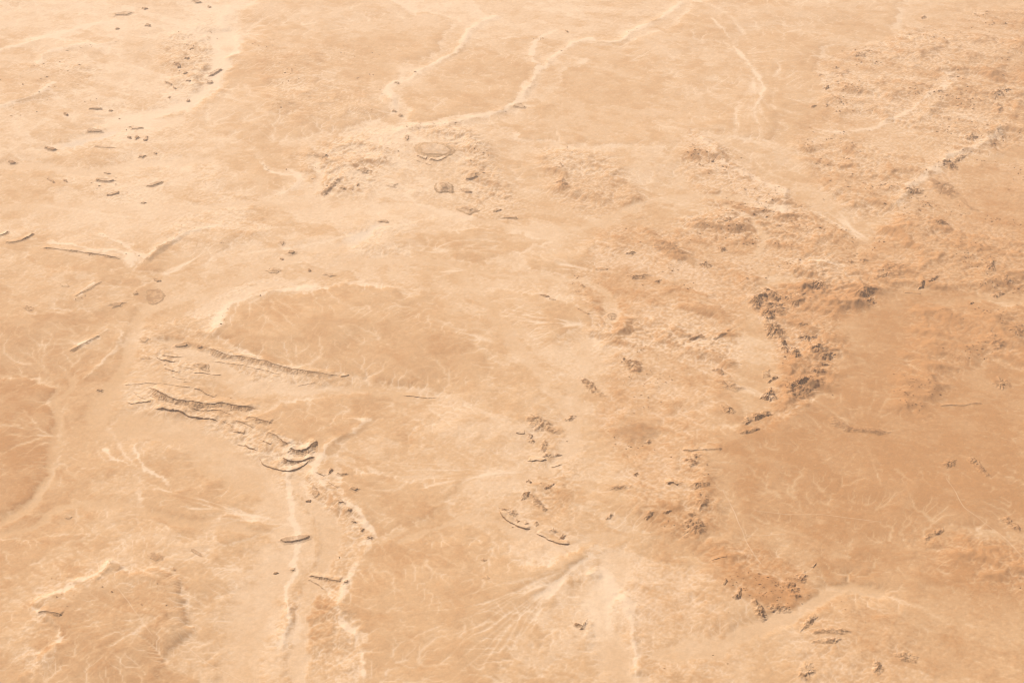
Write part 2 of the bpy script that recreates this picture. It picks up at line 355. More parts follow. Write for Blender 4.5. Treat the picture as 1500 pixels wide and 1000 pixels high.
# bare cream-coloured marl hills and drifted sand
CREAM = [
 [(455,690),(480,690),(520,705),(537,740),(550,790),(520,800),(498,770),(480,740),(448,715)],
 [(488,798),(512,802),(505,860),(527,930),(528,1060),(468,1060),(478,900),(460,850)], [(398,872),(440,868),(436,940),(402,962),(385,942)],
 [(272,15),(345,8),(352,50),(332,112),(300,152),(250,172),(200,195),(150,220),(50,222),(110,190),(200,160),(262,130),(288,80)],
 [(525,188),(620,188),(705,200),(742,250),(772,292),(740,322),(690,322),(600,292),(540,282),(480,272),(448,240),(480,222)],
 [(236,482),(300,492),(346,452),(430,427),(500,417),(440,403),(380,403),(310,438)],
 [(55,905),(58,880),(110,868),(145,833),(165,818),(172,832),(120,892),(84,912),(62,950),(98,990),(50,1000),(42,940)],
 [(1036,228),(1090,248),(1152,288),(1154,322),(1100,302),(1048,262)], [(968,330),(1020,316),(1085,322),(1092,345),(1020,350)],
 [(872,478),(895,480),(902,512),(880,515)],
 [(845,850),(880,855),(900,890),(890,960),(850,960),(835,900)], [(640,320),(560,332),(500,350),(540,395),(600,385),(580,360)],
 [(1200,395),(1240,380),(1280,425),(1200,432)], [(880,620),(900,605),(960,600),(890,625),(884,650)], [(1000,790),(1060,770),(1080,800),(1020,815)],
 [(1090,790),(1140,780),(1180,800),(1230,790),(1200,815),(1130,812)], [(1330,790),(1350,780),(1356,800),(1340,830)],
 [(182,588),(176,563),(290,566),(350,585),(400,605),(425,640),(470,650),(480,672),(420,690),(385,672),(340,640),(300,612)],
 [(300,505),(420,535),(520,548),(560,560),(440,572),(340,550),(245,545),(226,520)],
]
cream = np.zeros_like(GX)
for k, pts in enumerate(CREAM):
    P = wpts(pts); b = box_of(P, 500)
    if b is None: continue
    d = poly_sd(WX[b], WY[b], P) + 190 * fbm(GX[b], GY[b], 330, 6, 240 + k, .7); cream[b] = np.maximum(cream[b], sst(-30, 70, d))
for pts, hh, rd in ROUGH:
    P = wpts(pts); b = box_of(P, 500)
    if b is None: continue
    d = poly_sd(WX[b], WY[b], P); m = sst(-120, 260, d)
    rough[b] = np.maximum(rough[b], m * hh); red[b] = np.maximum(red[b], m * rd)
print('masks', round(time.time() - T0, 1))

# relief: broad swells, ridged hill country, small noise; the washes stay flat
wxn = 90 * fbm(GX, GY, 500, 3, 61); wyn = 90 * fbm(GX, GY, 500, 3, 67)
c45, s45 = math.cos(R(-28)), math.sin(R(-28))
U = (GX * c45 + GY * s45) / 2.4 ; Vv = (-GX * s45 + GY * c45)          # structural grain of the hills, down to the right
rid = ridged(U + wxn, Vv + wyn, 260, 6, 70, .6)
dune = ridged(GX + wxn, GY + wyn, 260, 4, 90, .55)
swell = fbm(GX, GY, 2600, 3, 21) * 34 + fbm(GX, GY, 900, 5, 27, .58) * 22
rmod = .25 + 1.0 * sst(-.35, .4, fbm(U, Vv, 1500, 3, 77)); rough = rough * (.45 + .55 * np.clip(rmod, 0, 1.1))
nearfade = lerp(1.0, 1.35, (GY - Y0) / (Y1 - Y0))
H0 = H + .021 * wdist + swell * .8 * (1 - .6 * flat) + rough * (rid ** 1.6) * 2.5 * nearfade * rmod + cream * (10 * ridged(GX + wxn, GY + wyn, 190, 5, 260, .62) ** 1.5) * (1 - .7 * flat) * nearfade + (dune - .5) * (7 + rough * .35) * (1 - flat) * (1 - .6 * plain_m) + fbm(GX, GY, 120, 4, 33) * (3.5 + rough * .2) * (1 - .6 * plain_m) + 0.0009 * (GX * .6 + (GY - Y0) * .5)
H0 = lerp(H0, swell * .4 + 0.0009 * (GX * .6 + (GY - Y0) * .5) - 6, flat)

# ------------------------------------------------------------------ running water: stream-power erosion on the grid
def receivers(h, dx, dy):
    n, m = h.shape; idx = np.arange(n * m).reshape(n, m)
    best = np.zeros_like(h); rcv = idx.copy()
    for dr, dc in ((-1,0),(1,0),(0,-1),(0,1),(-1,-1),(-1,1),(1,-1),(1,1)):
        dist = np.sqrt((dr * dy) ** 2 + (dc * dx) ** 2)
        rs = slice(max(0, -dr), n - max(0, dr)); cs = slice(max(0, -dc), m - max(0, dc))
        rs2 = slice(max(0, dr), n - max(0, -dr)); cs2 = slice(max(0, dc), m - max(0, -dc))
        s = (h[rs, cs] - h[rs2, cs2]) / dist[rs, cs]
        mk = s > best[rs, cs]
        best[rs, cs] = np.where(mk, s, best[rs, cs]); rcv[rs, cs] = np.where(mk, idx[rs2, cs2], rcv[rs, cs])
    return rcv.ravel()
def levels(rcv):
    N = rcv.size; dep = (rcv != np.arange(N)).astype(np.int32); p = rcv.copy()
    for _ in range(14):
        nd = dep + dep[p]
        if np.array_equal(nd, dep): break
        dep = nd; p = p[p]
    order = np.argsort(dep, kind='stable'); ds = dep[order]
    st = np.searchsorted(ds, np.arange(ds[-1] + 2))
    return order, st
def flow(h, dx, dy, area):
    rcv = receivers(h, dx, dy); order, st = levels(rcv); A = area.ravel().copy()
    for k in range(len(st) - 2, 0, -1):
        i = order[st[k]:st[k + 1]]; np.add.at(A, rcv[i], A[i])
    return rcv, order, st, A
def fill(h, outlet):
    import heapq
    n, m = h.shape; H_ = h.ravel().tolist(); seen = bytearray(n * m); q = []
    for i in np.where(outlet.ravel())[0].tolist(): heapq.heappush(q, (H_[i], i)); seen[i] = 1
    while q:
        z, i = heapq.heappop(q); r, c = divmod(i, m)
        for j in ((i - m) if r else -1, (i + m) if r < n - 1 else -1, (i - 1) if c else -1, (i + 1) if c < m - 1 else -1):
            if j >= 0 and not seen[j]:
                seen[j] = 1
                if H_[j] <= z: H_[j] = z + 0.02
                heapq.heappush(q, (H_[j], j))
    return np.array(H_).reshape(n, m)
def erode(h, dx, dy, fixed, K, steps, m=.45, diff=.1):
    area = dx * dy; fx = fixed.ravel()
    for s in range(steps):
        rcv, order, st, A = flow(h, dx, dy, area)
        hf = h.ravel().copy(); F = (K * A ** m / np.sqrt(area)).ravel() if False else (K.ravel() * A ** m / np.sqrt(area).ravel())
        F[fx] = 0
        for k in range(1, len(st) - 1):
            i = order[st[k]:st[k + 1]]; f = F[i]; hf[i] = (hf[i] + f * hf[rcv[i]]) / (1 + f)
        h = hf.reshape(h.shape)
        if diff:
            L = np.zeros_like(h); L[1:-1, 1:-1] = h[:-2, 1:-1] + h[2:, 1:-1] + h[1:-1, :-2] + h[1:-1, 2:] - 4 * h[1:-1, 1:-1]
            h = h + diff * L * (~fixed)
    return h, A.reshape(h.shape)

border = np.zeros(GX.shape, bool); border[0] = border[-1] = True; border[:, 0] = border[:, -1] = True
fixed = border | (flat > .75)
hs = H0[::2, ::2]; fs = fixed[::2, ::2].copy(); fs[0] = fs[-1] = True; fs[:, 0] = fs[:, -1] = True
hs = fill(hs, fs)
print('filled', round(time.time() - T0, 1))
Kmap = 0.026 * (1 + 2.4 * np.clip(rough / 40, 0, 1) + .5 * (1 - plain_m))
hs, As = erode(hs, DXc[::2, ::2] * 2, DYc[::2, ::2] * 2, fs, Kmap[::2, ::2], 8, diff=.04)
print('eroded coarse', round(time.time() - T0, 1))
rr = np.arange(NR) / 2; cc = np.arange(NC) / 2
r0 = np.clip(rr.astype(int), 0, hs.shape[0] - 2); c0 = np.clip(cc.astype(int), 0, hs.shape[1] - 2)
fr = (rr - r0)[:, None]; fc = (cc - c0)[None, :]
Hf = (hs[r0][:, c0] * (1 - fc) + hs[r0][:, c0 + 1] * fc) * (1 - fr) + (hs[r0 + 1][:, c0] * (1 - fc) + hs[r0 + 1][:, c0 + 1] * fc) * fr
Hf = Hf + (rough * .25 + 5 * cream) * np.clip(rmod, .2, 1.1) * (ridged(GX + .5 * wxn, GY + .5 * wyn, 85, 3, 271, .6) - .5) * (1 - .85 * flat) * nearfade + fbm(GX, GY, 45, 2, 37) * (2.2 + 1.8 * cream + rough * .19 * np.clip(rmod, .2, 1.1)) * (1 - .85 * flat) * (1 - .5 * plain_m)
Hf, A = erode(Hf, DXc, DYc, fixed, Kmap * .8, 4, diff=.02)
print('eroded fine', round(time.time() - T0, 1))
H = Hf

# ------------------------------------------------------------------ colour of the ground, from what lies there
gy_, gx_ = np.gradient(H); slope = np.hypot(gx_ / DXc, gy_ / DYc)
lap = np.zeros_like(H); lap[1:-1, 1:-1] = (H[:-2, 1:-1] + H[2:, 1:-1] + H[1:-1, :-2] + H[1:-1, 2:] - 4 * H[1:-1, 1:-1]) / np.sqrt(DXc * DYc)[1:-1, 1:-1]
cells = A / (DXc * DYc)
lc = np.log(cells)
def dil(a):
    r = a.copy(); r[1:] = np.maximum(r[1:], a[:-1]); r[:-1] = np.maximum(r[:-1], a[1:]); q = r.copy()
    r[:, 1:] = np.maximum(r[:, 1:], q[:, :-1]); r[:, :-1] = np.maximum(r[:, :-1], q[:, 1:]); return r
c1 = sst(math.log(7), math.log(160), lc); c2 = dil(sst(math.log(45), math.log(700), lc)); c3 = dil(dil(sst(math.log(300), math.log(2500), lc)))
chan = np.maximum(np.maximum(c1, .8 * c2), .7 * c3) * (1 - flat * .85)
tone_f = tone + .5 * plain_m * fbm(WX, WY, 480, 6, 291, .66) * 2 + 1.1 * fbm(WX, WY, 1500, 5, 41, .6) + .55 * fbm(U * 1.2, Vv, 160, 4, 45, .6)
pn = fbm(U * 1.1 + wxn * .4, Vv + wyn * .4, 620, 7, 141, .62); pn2 = fbm(GX, GY, 210, 5, 151, .62)
patch = sst(-.03, .05, pn - .06) * (1 - flat)                       # lag gravel lies in crisp-edged sheets
patch2 = sst(.0, .07, pn2 - .08) * (1 - flat)
tone_f += (1.35 * patch - .35) * (1 - .45 * plain_m) + (.8 * patch2 - .2) + .9 * pn2 * (1 - flat) + .55 * fbm(GX, GY, 75, 3, 161, .7)
tone_f -= .9 * sst(.05, -.02, np.abs(pn - .02)) * (1 - patch) * (1 - flat)   # drifted sand against them
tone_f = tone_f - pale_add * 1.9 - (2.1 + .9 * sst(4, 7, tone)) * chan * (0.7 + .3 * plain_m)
tone_f += 2.6 * sst(.06, .36, slope) * (1 - .3 * plain_m) * (.4 + .6 * sst(5, 30, rough))
tone_f += 1.9 * np.clip(lap * -8, -1, 1.4) * (.5 + .5 * np.clip(rough / 40, 0, 1)) * (1 - .5 * flat)     # stony crests, sandy hollows
tone_f -= 1.9 * cream * (.7 + .7 * pn2)
tone_f = lerp(tone_f, np.minimum(tone_f, 2.1 + .2 * tone), flat * .9) + 1.3 * streak * flat
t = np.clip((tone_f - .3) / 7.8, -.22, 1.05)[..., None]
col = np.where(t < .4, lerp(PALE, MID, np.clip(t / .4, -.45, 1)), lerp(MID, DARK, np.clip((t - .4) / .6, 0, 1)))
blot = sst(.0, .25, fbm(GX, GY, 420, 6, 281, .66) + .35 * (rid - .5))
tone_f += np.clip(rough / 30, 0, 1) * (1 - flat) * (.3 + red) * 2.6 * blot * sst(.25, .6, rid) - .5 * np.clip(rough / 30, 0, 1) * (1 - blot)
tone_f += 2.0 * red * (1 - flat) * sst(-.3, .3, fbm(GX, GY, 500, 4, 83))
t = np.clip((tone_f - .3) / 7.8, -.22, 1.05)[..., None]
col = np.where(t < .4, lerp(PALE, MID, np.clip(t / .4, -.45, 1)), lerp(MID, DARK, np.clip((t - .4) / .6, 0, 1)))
rm = np.clip(red * (1 - flat) * .75 * (0.6 + .6 * fbm(GX, GY, 700, 4, 81)), 0, 1)[..., None]
col = lerp(col, RUST, rm)
# bare dark rock where the hills are steep or sharply crested
rk = (.35 + .65 * blot) * np.clip(rough / 40, 0, 1) * sst(.13, .4, slope + .12 * fbm(GX, GY, 200, 3, 95)) * sst(-.1, .5, fbm(GX, GY, 1300, 3, 97) + .25)
col = lerp(col, ROCK * 1.5, np.clip(rk, 0, .6)[..., None])
playa = sst(.28, .5, fbm(GX, GY, 1500, 4, 111)) * flat * (GPY < 560)
col = lerp(col, WHITE, (playa * .6)[..., None])
col = col * (1 + .035 * vn(GX / 23, GY / 23, 5) + .03 * vn(GX / 9, GY / 9, 9))[..., None]

# ------------------------------------------------------------------ materials
def ground_material(name, s1, s2, amount, bump, rough_=0.95):
    m = bpy.data.materials.new(name); m.use_nodes = True; nt = m.node_tree; b = nt.nodes['Principled BSDF']
    at = nt.nodes.new('ShaderNodeAttribute'); at.attribute_name = 'Col'
    geo = nt.nodes.new('ShaderNodeNewGeometry')
    n1 = nt.nodes.new('ShaderNodeTexNoise'); n1.inputs['Scale'].default_value = 1 / s1; n1.inputs['Detail'].default_value = 6; n1.inputs['Roughness'].default_value = .65
    n2 = nt.nodes.new('ShaderNodeTexNoise'); n2.inputs['Scale'].default_value = 1 / s2; n2.inputs['Detail'].default_value = 3
    nt.links.new(geo.outputs['Position'], n1.inputs['Vector']); nt.links.new(geo.outputs['Position'], n2.inputs['Vector'])
    ad = nt.nodes.new('ShaderNodeMath'); ad.operation = 'ADD'
    nt.links.new(n1.outputs['Fac'], ad.inputs[0]); nt.links.new(n2.outputs['Fac'], ad.inputs[1])
    mr = nt.nodes.new('ShaderNodeMapRange'); mr.inputs[1].default_value = .7; mr.inputs[2].default_value = 1.3
    mr.inputs[3].default_value = 1 - amount; mr.inputs[4].default_value = 1 + amount
    nt.links.new(ad.outputs[0], mr.inputs[0])
    mx = nt.nodes.new('ShaderNodeVectorMath'); mx.operation = 'SCALE'
    nt.links.new(at.outputs['Color'], mx.inputs[0]); nt.links.new(mr.outputs[0], mx.inputs['Scale'])
    nt.links.new(mx.outputs[0], b.inputs['Base Color'])
    bp = nt.nodes.new('ShaderNodeBump'); bp.inputs['Strength'].default_value = .6; bp.inputs['Distance'].default_value = bump
    nt.links.new(n1.outputs['Fac'], bp.inputs['Height']); nt.links.new(bp.outputs[0], b.inputs['Normal'])
    b.inputs['Roughness'].default_value = rough_; b.inputs['Specular IOR Level'].default_value = 0.1
    return m
M_SAND = ground_material('wind_blown_sand', 60, 14, .05, 5)
M_GRAVEL = ground_material('desert_gravel', 70, 16, .07, 7)
M_ROCK = ground_material('weathered_rock', 40, 12, .14, 8)
M_TALUS = ground_material('talus_debris', 30, 10, .09, 7)

def new_mesh(name, verts, quads, cols, mat):
    me = bpy.data.meshes.new(name)
    me.vertices.add(len(verts)); me.vertices.foreach_set('co', np.ascontiguousarray(verts, np.float32).ravel())
    nf = len(quads); me.loops.add(nf * 4); me.polygons.add(nf)
    me.loops.foreach_set('vertex_index', np.ascontiguousarray(quads, np.int32).ravel())
    me.polygons.foreach_set('loop_start', np.arange(0, nf * 4, 4, dtype=np.int32))
    me.update(calc_edges=True)
    ca = me.attributes.new('Col', 'FLOAT_COLOR', 'POINT')
    c4 = np.ones((len(verts), 4), np.float32); c4[:, :3] = cols
    ca.data.foreach_set('color', c4.ravel())
    me.materials.append(mat)
    return me
def link(name, me, parent=None, **props):
    o = bpy.data.objects.new(name, me); scene.collection.objects.link(o)
    if parent: o.parent = parent
    for k, v in props.items(): o[k] = v
    return o
def submesh(verts, cols, quads):
    u, inv = np.unique(quads.ravel(), return_inverse=True)
    return verts[u], cols[u], inv.reshape(-1, 4)

# ------------------------------------------------------------------ ground meshes: one sheet, cut along what it is made of
GV = np.stack([GX, GY, H], -1).reshape(-1, 3); GC = np.clip(col, 0.01, .9).reshape(-1, 3)
idx = np.arange(NR * NC).reshape(NR, NC)
Q = np.stack([idx[:-1, :-1], idx[:-1, 1:], idx[1:, 1:], idx[1:, :-1]], -1).reshape(-1, 4)
fr_ = region[:-1, :-1].ravel()
groups = [('desert_floor', fr_ == 0, M_SAND), ('dry_riverbed', fr_ >= 1000, M_SAND)]
for k in range(len(PLAINS)): groups.append(('gravel_plain', fr_ == k + 1, M_GRAVEL))
for nm, msk, mt in groups:
    if msk.sum() < 30: continue
    v, c, q = submesh(GV, GC, Q[msk])
    link(nm, new_mesh(nm, v, q, c, mt), kind='structure')
# the plain goes on to the horizon: rings out from the edge of the fine sheet
ring = np.concatenate([idx[0, :-1:10], idx[:-1:10, -1], idx[-1, :0:-10], idx[:0:-10, 0]])
rv = GV[ring]; rc = GC[ring]; cen = np.array([0, 19000.0, 0]); n = len(ring)
vs = [rv - [0, 0, .5]]; cs = [rc]; avg = GC.mean(0)
for s, k in ((1.25, .5), (1.8, .8), (3, 1), (8, 1), (14, 1)):
    p = cen + (rv - cen) * s; p[:, 2] = rv[:, 2] * (1 - k) + 20 * k + (0 if s > 4 else fbm(p[:, 0], p[:, 1], 1500, 3, 7) * 30); vs.append(p); cs.append(lerp(rc, avg, k))
fv = np.concatenate(vs); fcz = np.concatenate(cs); q = []
for a in range(5):
    for i in range(n):
        j = (i + 1) % n; q.append((a * n + i, (a + 1) * n + i, (a + 1) * n + j, a * n + j))
far_me = new_mesh('outer_desert_ground', fv, np.array(q)[:, ::-1], fcz, M_SAND)
link('outer_desert_ground', far_me, kind='structure')
print('ground built', round(time.time() - T0, 1))

# ------------------------------------------------------------------ things that stand on the ground
def ground_z(x, y): return sample(H, x, y)
COLG = col
def add_parts(root, X, Y, h, cls, C, names, mats, thr=.4, labels=None):
    """X, Y, h grids; cls per vertex -> part; the patch stands on the ground and its rim is sunk just below it"""
    Z = ground_z(X, Y) + h - .8
    n, m = X.shape; ix = np.arange(n * m).reshape(n, m)
    q = np.stack([ix[:-1, :-1], ix[:-1, 1:], ix[1:, 1:], ix[1:, :-1]], -1).reshape(-1, 4)
    hq = h.ravel()[q].max(1); q = q[hq > thr]; 
    if len(q) == 0: return
    fc_ = np.round(cls.ravel()[q].mean(1)).astype(int)
    for k, nm in enumerate(names):                      # every unbroken stretch of a part is an object; crumbs join the slope below
        if k == 0: continue
        fi = np.where(fc_ == k)[0]
        if len(fi) == 0: continue
        par = {}
        def find(a):
            while par[a] != a: par[a] = par[par[a]]; a = par[a]
            return a
        ql = q[fi].tolist()
        for f in ql:
            for a in f: par.setdefault(a, a)
            r0_ = find(f[0])
            for a in f[1:]: par[find(a)] = r0_
        root_ = np.array([find(f[0]) for f in ql]); u_, inv_, cnt = np.unique(root_, return_inverse=True, return_counts=True)
        big_ = cnt >= max(.3 * cnt.max(), 6)
        for ui in range(len(u_)):
            sel = fi[inv_ == ui]
            if not big_[ui]: fc_[sel] = 0
            else: fc_[sel] = k * 100 + ui
    base = np.array(root.location)
    Vt = np.stack([X, Y, Z], -1).reshape(-1, 3) - base; Cc = np.clip(C, .01, .9).reshape(-1, 3)
    for code in np.unique(fc_):
        k = int(code) if code < 100 else int(code) // 100
        mk = fc_ == code
        if mk.sum() < 3: continue
        v, c, qq = submesh(Vt, Cc, q[mk])
        link(names[k], new_mesh(names[k], v, qq, c, mats[k]), root)
def root_at(name, px, py, label, cat, group=None):
    x, y = W(px, py); z = float(ground_z(np.array([x]), np.array([y]))[0])
    e = bpy.data.objects.new(name, None); scene.collection.objects.link(e); e.location = (float(x), float(y), z)
    e['label'] = label; e['category'] = cat
    if group: e['group'] = group
    return e
def patch_grid(P, pad, cell):
    x0, y0 = P.min(0) - pad; x1, y1 = P.max(0) + pad
    nx = int((x1 - x0) / cell) + 2; ny = int((y1 - y0) / cell) + 2
    X, Y = np.meshgrid(np.linspace(x0, x1, nx), np.linspace(y0, y1, ny)); return X, Y
NTRI = 0
def mpp_at(py):
    x, y = W(750, py); return math.sqrt(CAM_H ** 2 + float(y) ** 2) * 36 / LENS / 1500

def ellipse(px, py, w, hgt, rot=0, seed=0, n=14, wob=.18):
    """outline in picture points, turned into ground points"""
    rg = np.random.RandomState(seed + 5); a = np.arange(n) / n * 2 * math.pi
    r = 1 + wob * (rg.rand(n) * 2 - 1)
    ux = np.cos(a) * w / 2 * r; uy = np.sin(a) * hgt / 2 * r; c, s = math.cos(R(rot)), math.sin(R(rot))
    return [(px + ux_ * c - uy_ * s, py + ux_ * s + uy_ * c) for ux_, uy_ in zip(ux, uy)]

def butte(name, cat, label, px, py, outline, ht, cap=.5, steps=((0, .55, .5), (.55, .2, .5)), rock=.8, seed=0, group=None, flute=1.0):
    """flat-topped or stepped hill; steps = (start, width, share of the height), start and width as shares of the inner radius"""
    P = smooth_line(np.vstack([wpts(outline), wpts(outline)[:1]]), 1)[:-1]; ht = ht * .58; rock = rock * .7; cap = cap * .7
    mp = mpp_at(py); size = max(np.ptp(P[:, 0]), np.ptp(P[:, 1]))
    cell = float(np.clip(size / 55, mp * .45, mp * 1.2)); 
    X, Y = patch_grid(P, size * .08 + 10, cell)
    jag = min(size * .05, 30)
    xw = X + jag * fbm(X, Y, size * .22, 4, seed + 1, .6); yw = Y + jag * fbm(X, Y, size * .22, 4, seed + 9, .6)
    d = poly_sd(xw, yw, P); rad = max(d.max(), 1.0)
    d = d - flute * rad * .10 * ridged(X, Y, max(size * .07, 14), 3, seed + 3) * sst(rad * .9, rad * .2, d) + rad * .03
    h = np.zeros_like(X); cliff = np.zeros_like(X)
    for k, (s0, w, sh) in enumerate(steps):
        u = np.clip((d / rad - s0) / w, 0, 1); h += ht * sh * (u if w > .25 else sst(0, 1, u))
        if w <= .25: cliff = np.maximum(cliff, 4 * u * (1 - u))
    top = steps[-1][0] + steps[-1][1]
    h += (d > 0) * ht * .07 * fbm(X, Y, size * .15, 3, seed + 4)
    cls = np.where(d / rad > top, 2, np.where(cliff > .25, 1, 0))
    g = sample(COLG, X, Y)
    cap_c = lerp(g, DARK * .95, cap); tal = lerp(g, lerp(MID, ROCK, .45), (.25 + .5 * rock * sst(0, 1, h / ht))[..., None] * (.8 + .3 * fbm(X, Y, 40, 2, seed))[..., None])
    strata = .85 + .25 * vn(h / 5 + 3 * fbm(X, Y, 120, 2, 3), X * 0 + seed, 4)
    clf = lerp(MID * .92, ROCK, .05 + .22 * rock) * strata[..., None]
    mot = sst(-.15, .3, fbm(X, Y, max(size * .12, 30), 4, seed + 31, .65) + .5 * (h / ht - .6)) * np.clip(cap * 1.7, 0, .95) * sst(.35, .7, h / ht)
    cap_c = lerp(cap_c, ROCK, (.75 * mot)[..., None]); tal = lerp(tal, ROCK, (.75 * mot)[..., None])
    C = np.where((cls == 2)[..., None], cap_c, np.where((cls == 1)[..., None], clf, tal))
    C = np.where((h < ht * .06)[..., None], lerp(g, tal, .4), C)
    e = root_at(name, px, py, label, cat, group)
    add_parts(e, X, Y, h, cls, C, ['talus_slope', 'cliff_face', 'flat_top'], [M_TALUS, M_ROCK, M_GRAVEL])
    return e

def ledge(name, cat, label, pts, ht, talus=1.6, back=9., cliff=.6, rock=.8, seed=0, group=None, sm=1, cliffw=.3, taper=.1, flute=1., capdark=0., var=.5):
    """an edge of rock: sharp drop on the near side with debris below it, gentle fall behind. talus and back widths in heights"""
    ht = ht * .72; rock = rock * .8
    P = smooth_line(wpts(pts), sm); py = np.mean([p[1] for p in pts]); mp = mpp_at(py)
    pad_f = ht * (talus + cliffw) * 1.25 + 12; pad_b = ht * back + 12
    cell = max(mp * .52, ht * .09)
    X, Y = patch_grid(P, max(pad_f, pad_b), cell)
    j = max(ht * .9, 18); j2 = max(ht * 1.5, 30)
    xw = X + j * fbm(X, Y, j * 6, 4, seed + 1, .66) + j2 * fbm(X, Y, j2 * 12, 2, seed + 2); yw = Y + j * fbm(X, Y, j * 6, 4, seed + 9, .66) + j2 * fbm(X, Y, j2 * 12, 2, seed + 7)
    d, sd, al = seg_dist(xw, yw, P); s = d * np.where(sd > 0, 1, -1)     # + = behind the edge
    tp = sst(0, taper, al) * sst(1, 1 - taper, al)
    end = (al <= 0) | (al >= 1)
    hl = ht * tp * np.clip(1 - var * .45 + var * 1.5 * fbm(X, Y, max(ht * 7, 90), 4, seed + 5, .6), .05, 1.25)
    fl = flute * .6 * ridged(X, Y, max(ht * .9, 26), 2, seed + 6) * hl
    f = -s; cw = cliffw * ht
    u = np.clip(f / cw, 0, 1); v = np.clip((f - cw + fl) / (talus * hl + 1), 0, 1)
    front = hl * (1 - cliff * u - (1 - cliff) * np.maximum(v, 0) * (u > 0))
    front = np.where(u >= 1, hl * (1 - cliff) * (1 - v) ** 1.15, front)
    bk = hl * (1 - sst(0, back * ht, s))
    h = np.where(s > 0, bk, front) * (~end | (d < 0))
    h = np.where(end, 0, h)
    cls = np.where(s > 0, 2, np.where((f < cw * 1.05), 1, 0))
    g = sample(COLG, X, Y)
    tal = lerp(g, lerp(MID, ROCK, .5), (np.clip(.15 + .9 * rock * h / (ht * (1 - cliff) + 1), 0, .75) * (.8 + .5 * vn(X / (ht * .3), Y / (ht * .3), seed)))[..., None].clip(0, .8))
    Ld = al * np.hypot(*(P[1:] - P[:-1]).T).sum()
    comb = vn(Ld / max(ht * .5, 13) + .8 * vn(X / 50, Y / 50, 2), f / (ht * 2.2), seed) * .8 + .5 * vn(Ld / max(ht * 1.3, 34), f / (ht * 4), seed + 3)
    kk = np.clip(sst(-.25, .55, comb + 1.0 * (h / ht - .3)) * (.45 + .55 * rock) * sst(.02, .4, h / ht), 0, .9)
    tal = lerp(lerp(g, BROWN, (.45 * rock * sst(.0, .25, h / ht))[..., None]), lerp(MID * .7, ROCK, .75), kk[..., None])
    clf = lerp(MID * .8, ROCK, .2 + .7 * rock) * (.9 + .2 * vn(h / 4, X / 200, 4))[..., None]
    bc = lerp(g, DARK, capdark) if capdark else g
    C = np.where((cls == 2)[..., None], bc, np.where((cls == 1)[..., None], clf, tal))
    mid = pts[len(pts) // 2]
    e = root_at(name, mid[0], mid[1], label, cat, group)
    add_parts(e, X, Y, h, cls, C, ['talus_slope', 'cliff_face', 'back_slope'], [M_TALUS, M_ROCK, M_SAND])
    return e

def crag(name, cat, label, px, py, outline, ht, dark=.7, seed=0, group=None, grain=None, rust=0., thr=.35):
    """broken rocky hill: sharp crests and gullies"""
    ht = ht * .72
    P = wpts(outline); mp = mpp_at(py); size = max(np.ptp(P[:, 0]), np.ptp(P[:, 1]))
    cell = float(np.clip(size / 60, mp * .6, mp * 1.2))
    X, Y = patch_grid(P, size * .08 + 10, cell)
    g_ = grain or max(size * .22, 60)
    jag = size * .07
    xw = X + jag * fbm(X, Y, size * .25, 4, seed + 1, .6); yw = Y + jag * fbm(X, Y, size * .25, 4, seed + 9, .6)
    d = poly_sd(xw, yw, P); rad = max(d.max(), 1)
    m = sst(0, rad * 1.0, d)
    cx_, cy_ = P.mean(0); ang = np.arctan2(Y - cy_, X - cx_); rr_ = np.hypot(X - cx_, Y - cy_)
    r = ridged(X + .35 * g_ * fbm(X, Y, g_, 3, 5), Y + .35 * g_ * fbm(X, Y, g_, 3, 15), g_, 6, seed + 3, .7)
    spur = 1 - np.abs(vn(ang * size / 75, rr_ / (size * .9) + .4 * fbm(X, Y, g_, 3, 4), seed + 8)) * 1.8
    h = ht * np.clip(m * 1.35 * (.22 + .75 * r ** 1.5 + .38 * spur * sst(rad, rad * .1, d)) - .05, 0, 2)
    h = h * (m > 0)
    cls = (h > ht * thr).astype(int)
    g = sample(COLG, X, Y)
    rc = lerp(ROCK, RUST * .8, rust)
    pt = sst(-.2, .45, fbm(X, Y, g_ * .7, 3, seed + 21) + 1.2 * (h / ht - .35))
    pt = sst(-.22, .22, fbm(X, Y, g_ * .55, 5, seed + 21, .66) + 1.0 * (r - .55) + .5 * (h / ht - .35)); k = (dark ** .8 * sst(.02, .22, h / ht) * (.22 + .78 * pt))[..., None]
    fade = sst(0, .9 * rad, d + .45 * rad * fbm(X, Y, g_, 5, seed + 41, .68))
    g2 = lerp(g, lerp(BROWN, RUST, rust), (.75 * fade * (.3 + .7 * dark) * (.3 + .7 * sst(.42, .62, r + .25 * spur)))[..., None])
    k = k * sst(.05, .5, fade)[..., None] * sst(.4, .6, r + .2 * spur)[..., None]
    C = lerp(g2, rc, np.clip(k, 0, .9)) * (1 + .1 * vn(X / (cell * 2.2), Y / (cell * 2.2), 3))[..., None]
    e = root_at(name, px, py, label, cat, group)
    add_parts(e, X, Y, h, cls, C, ['lower_slope', 'rocky_crest'], [M_TALUS, M_ROCK])
    return e

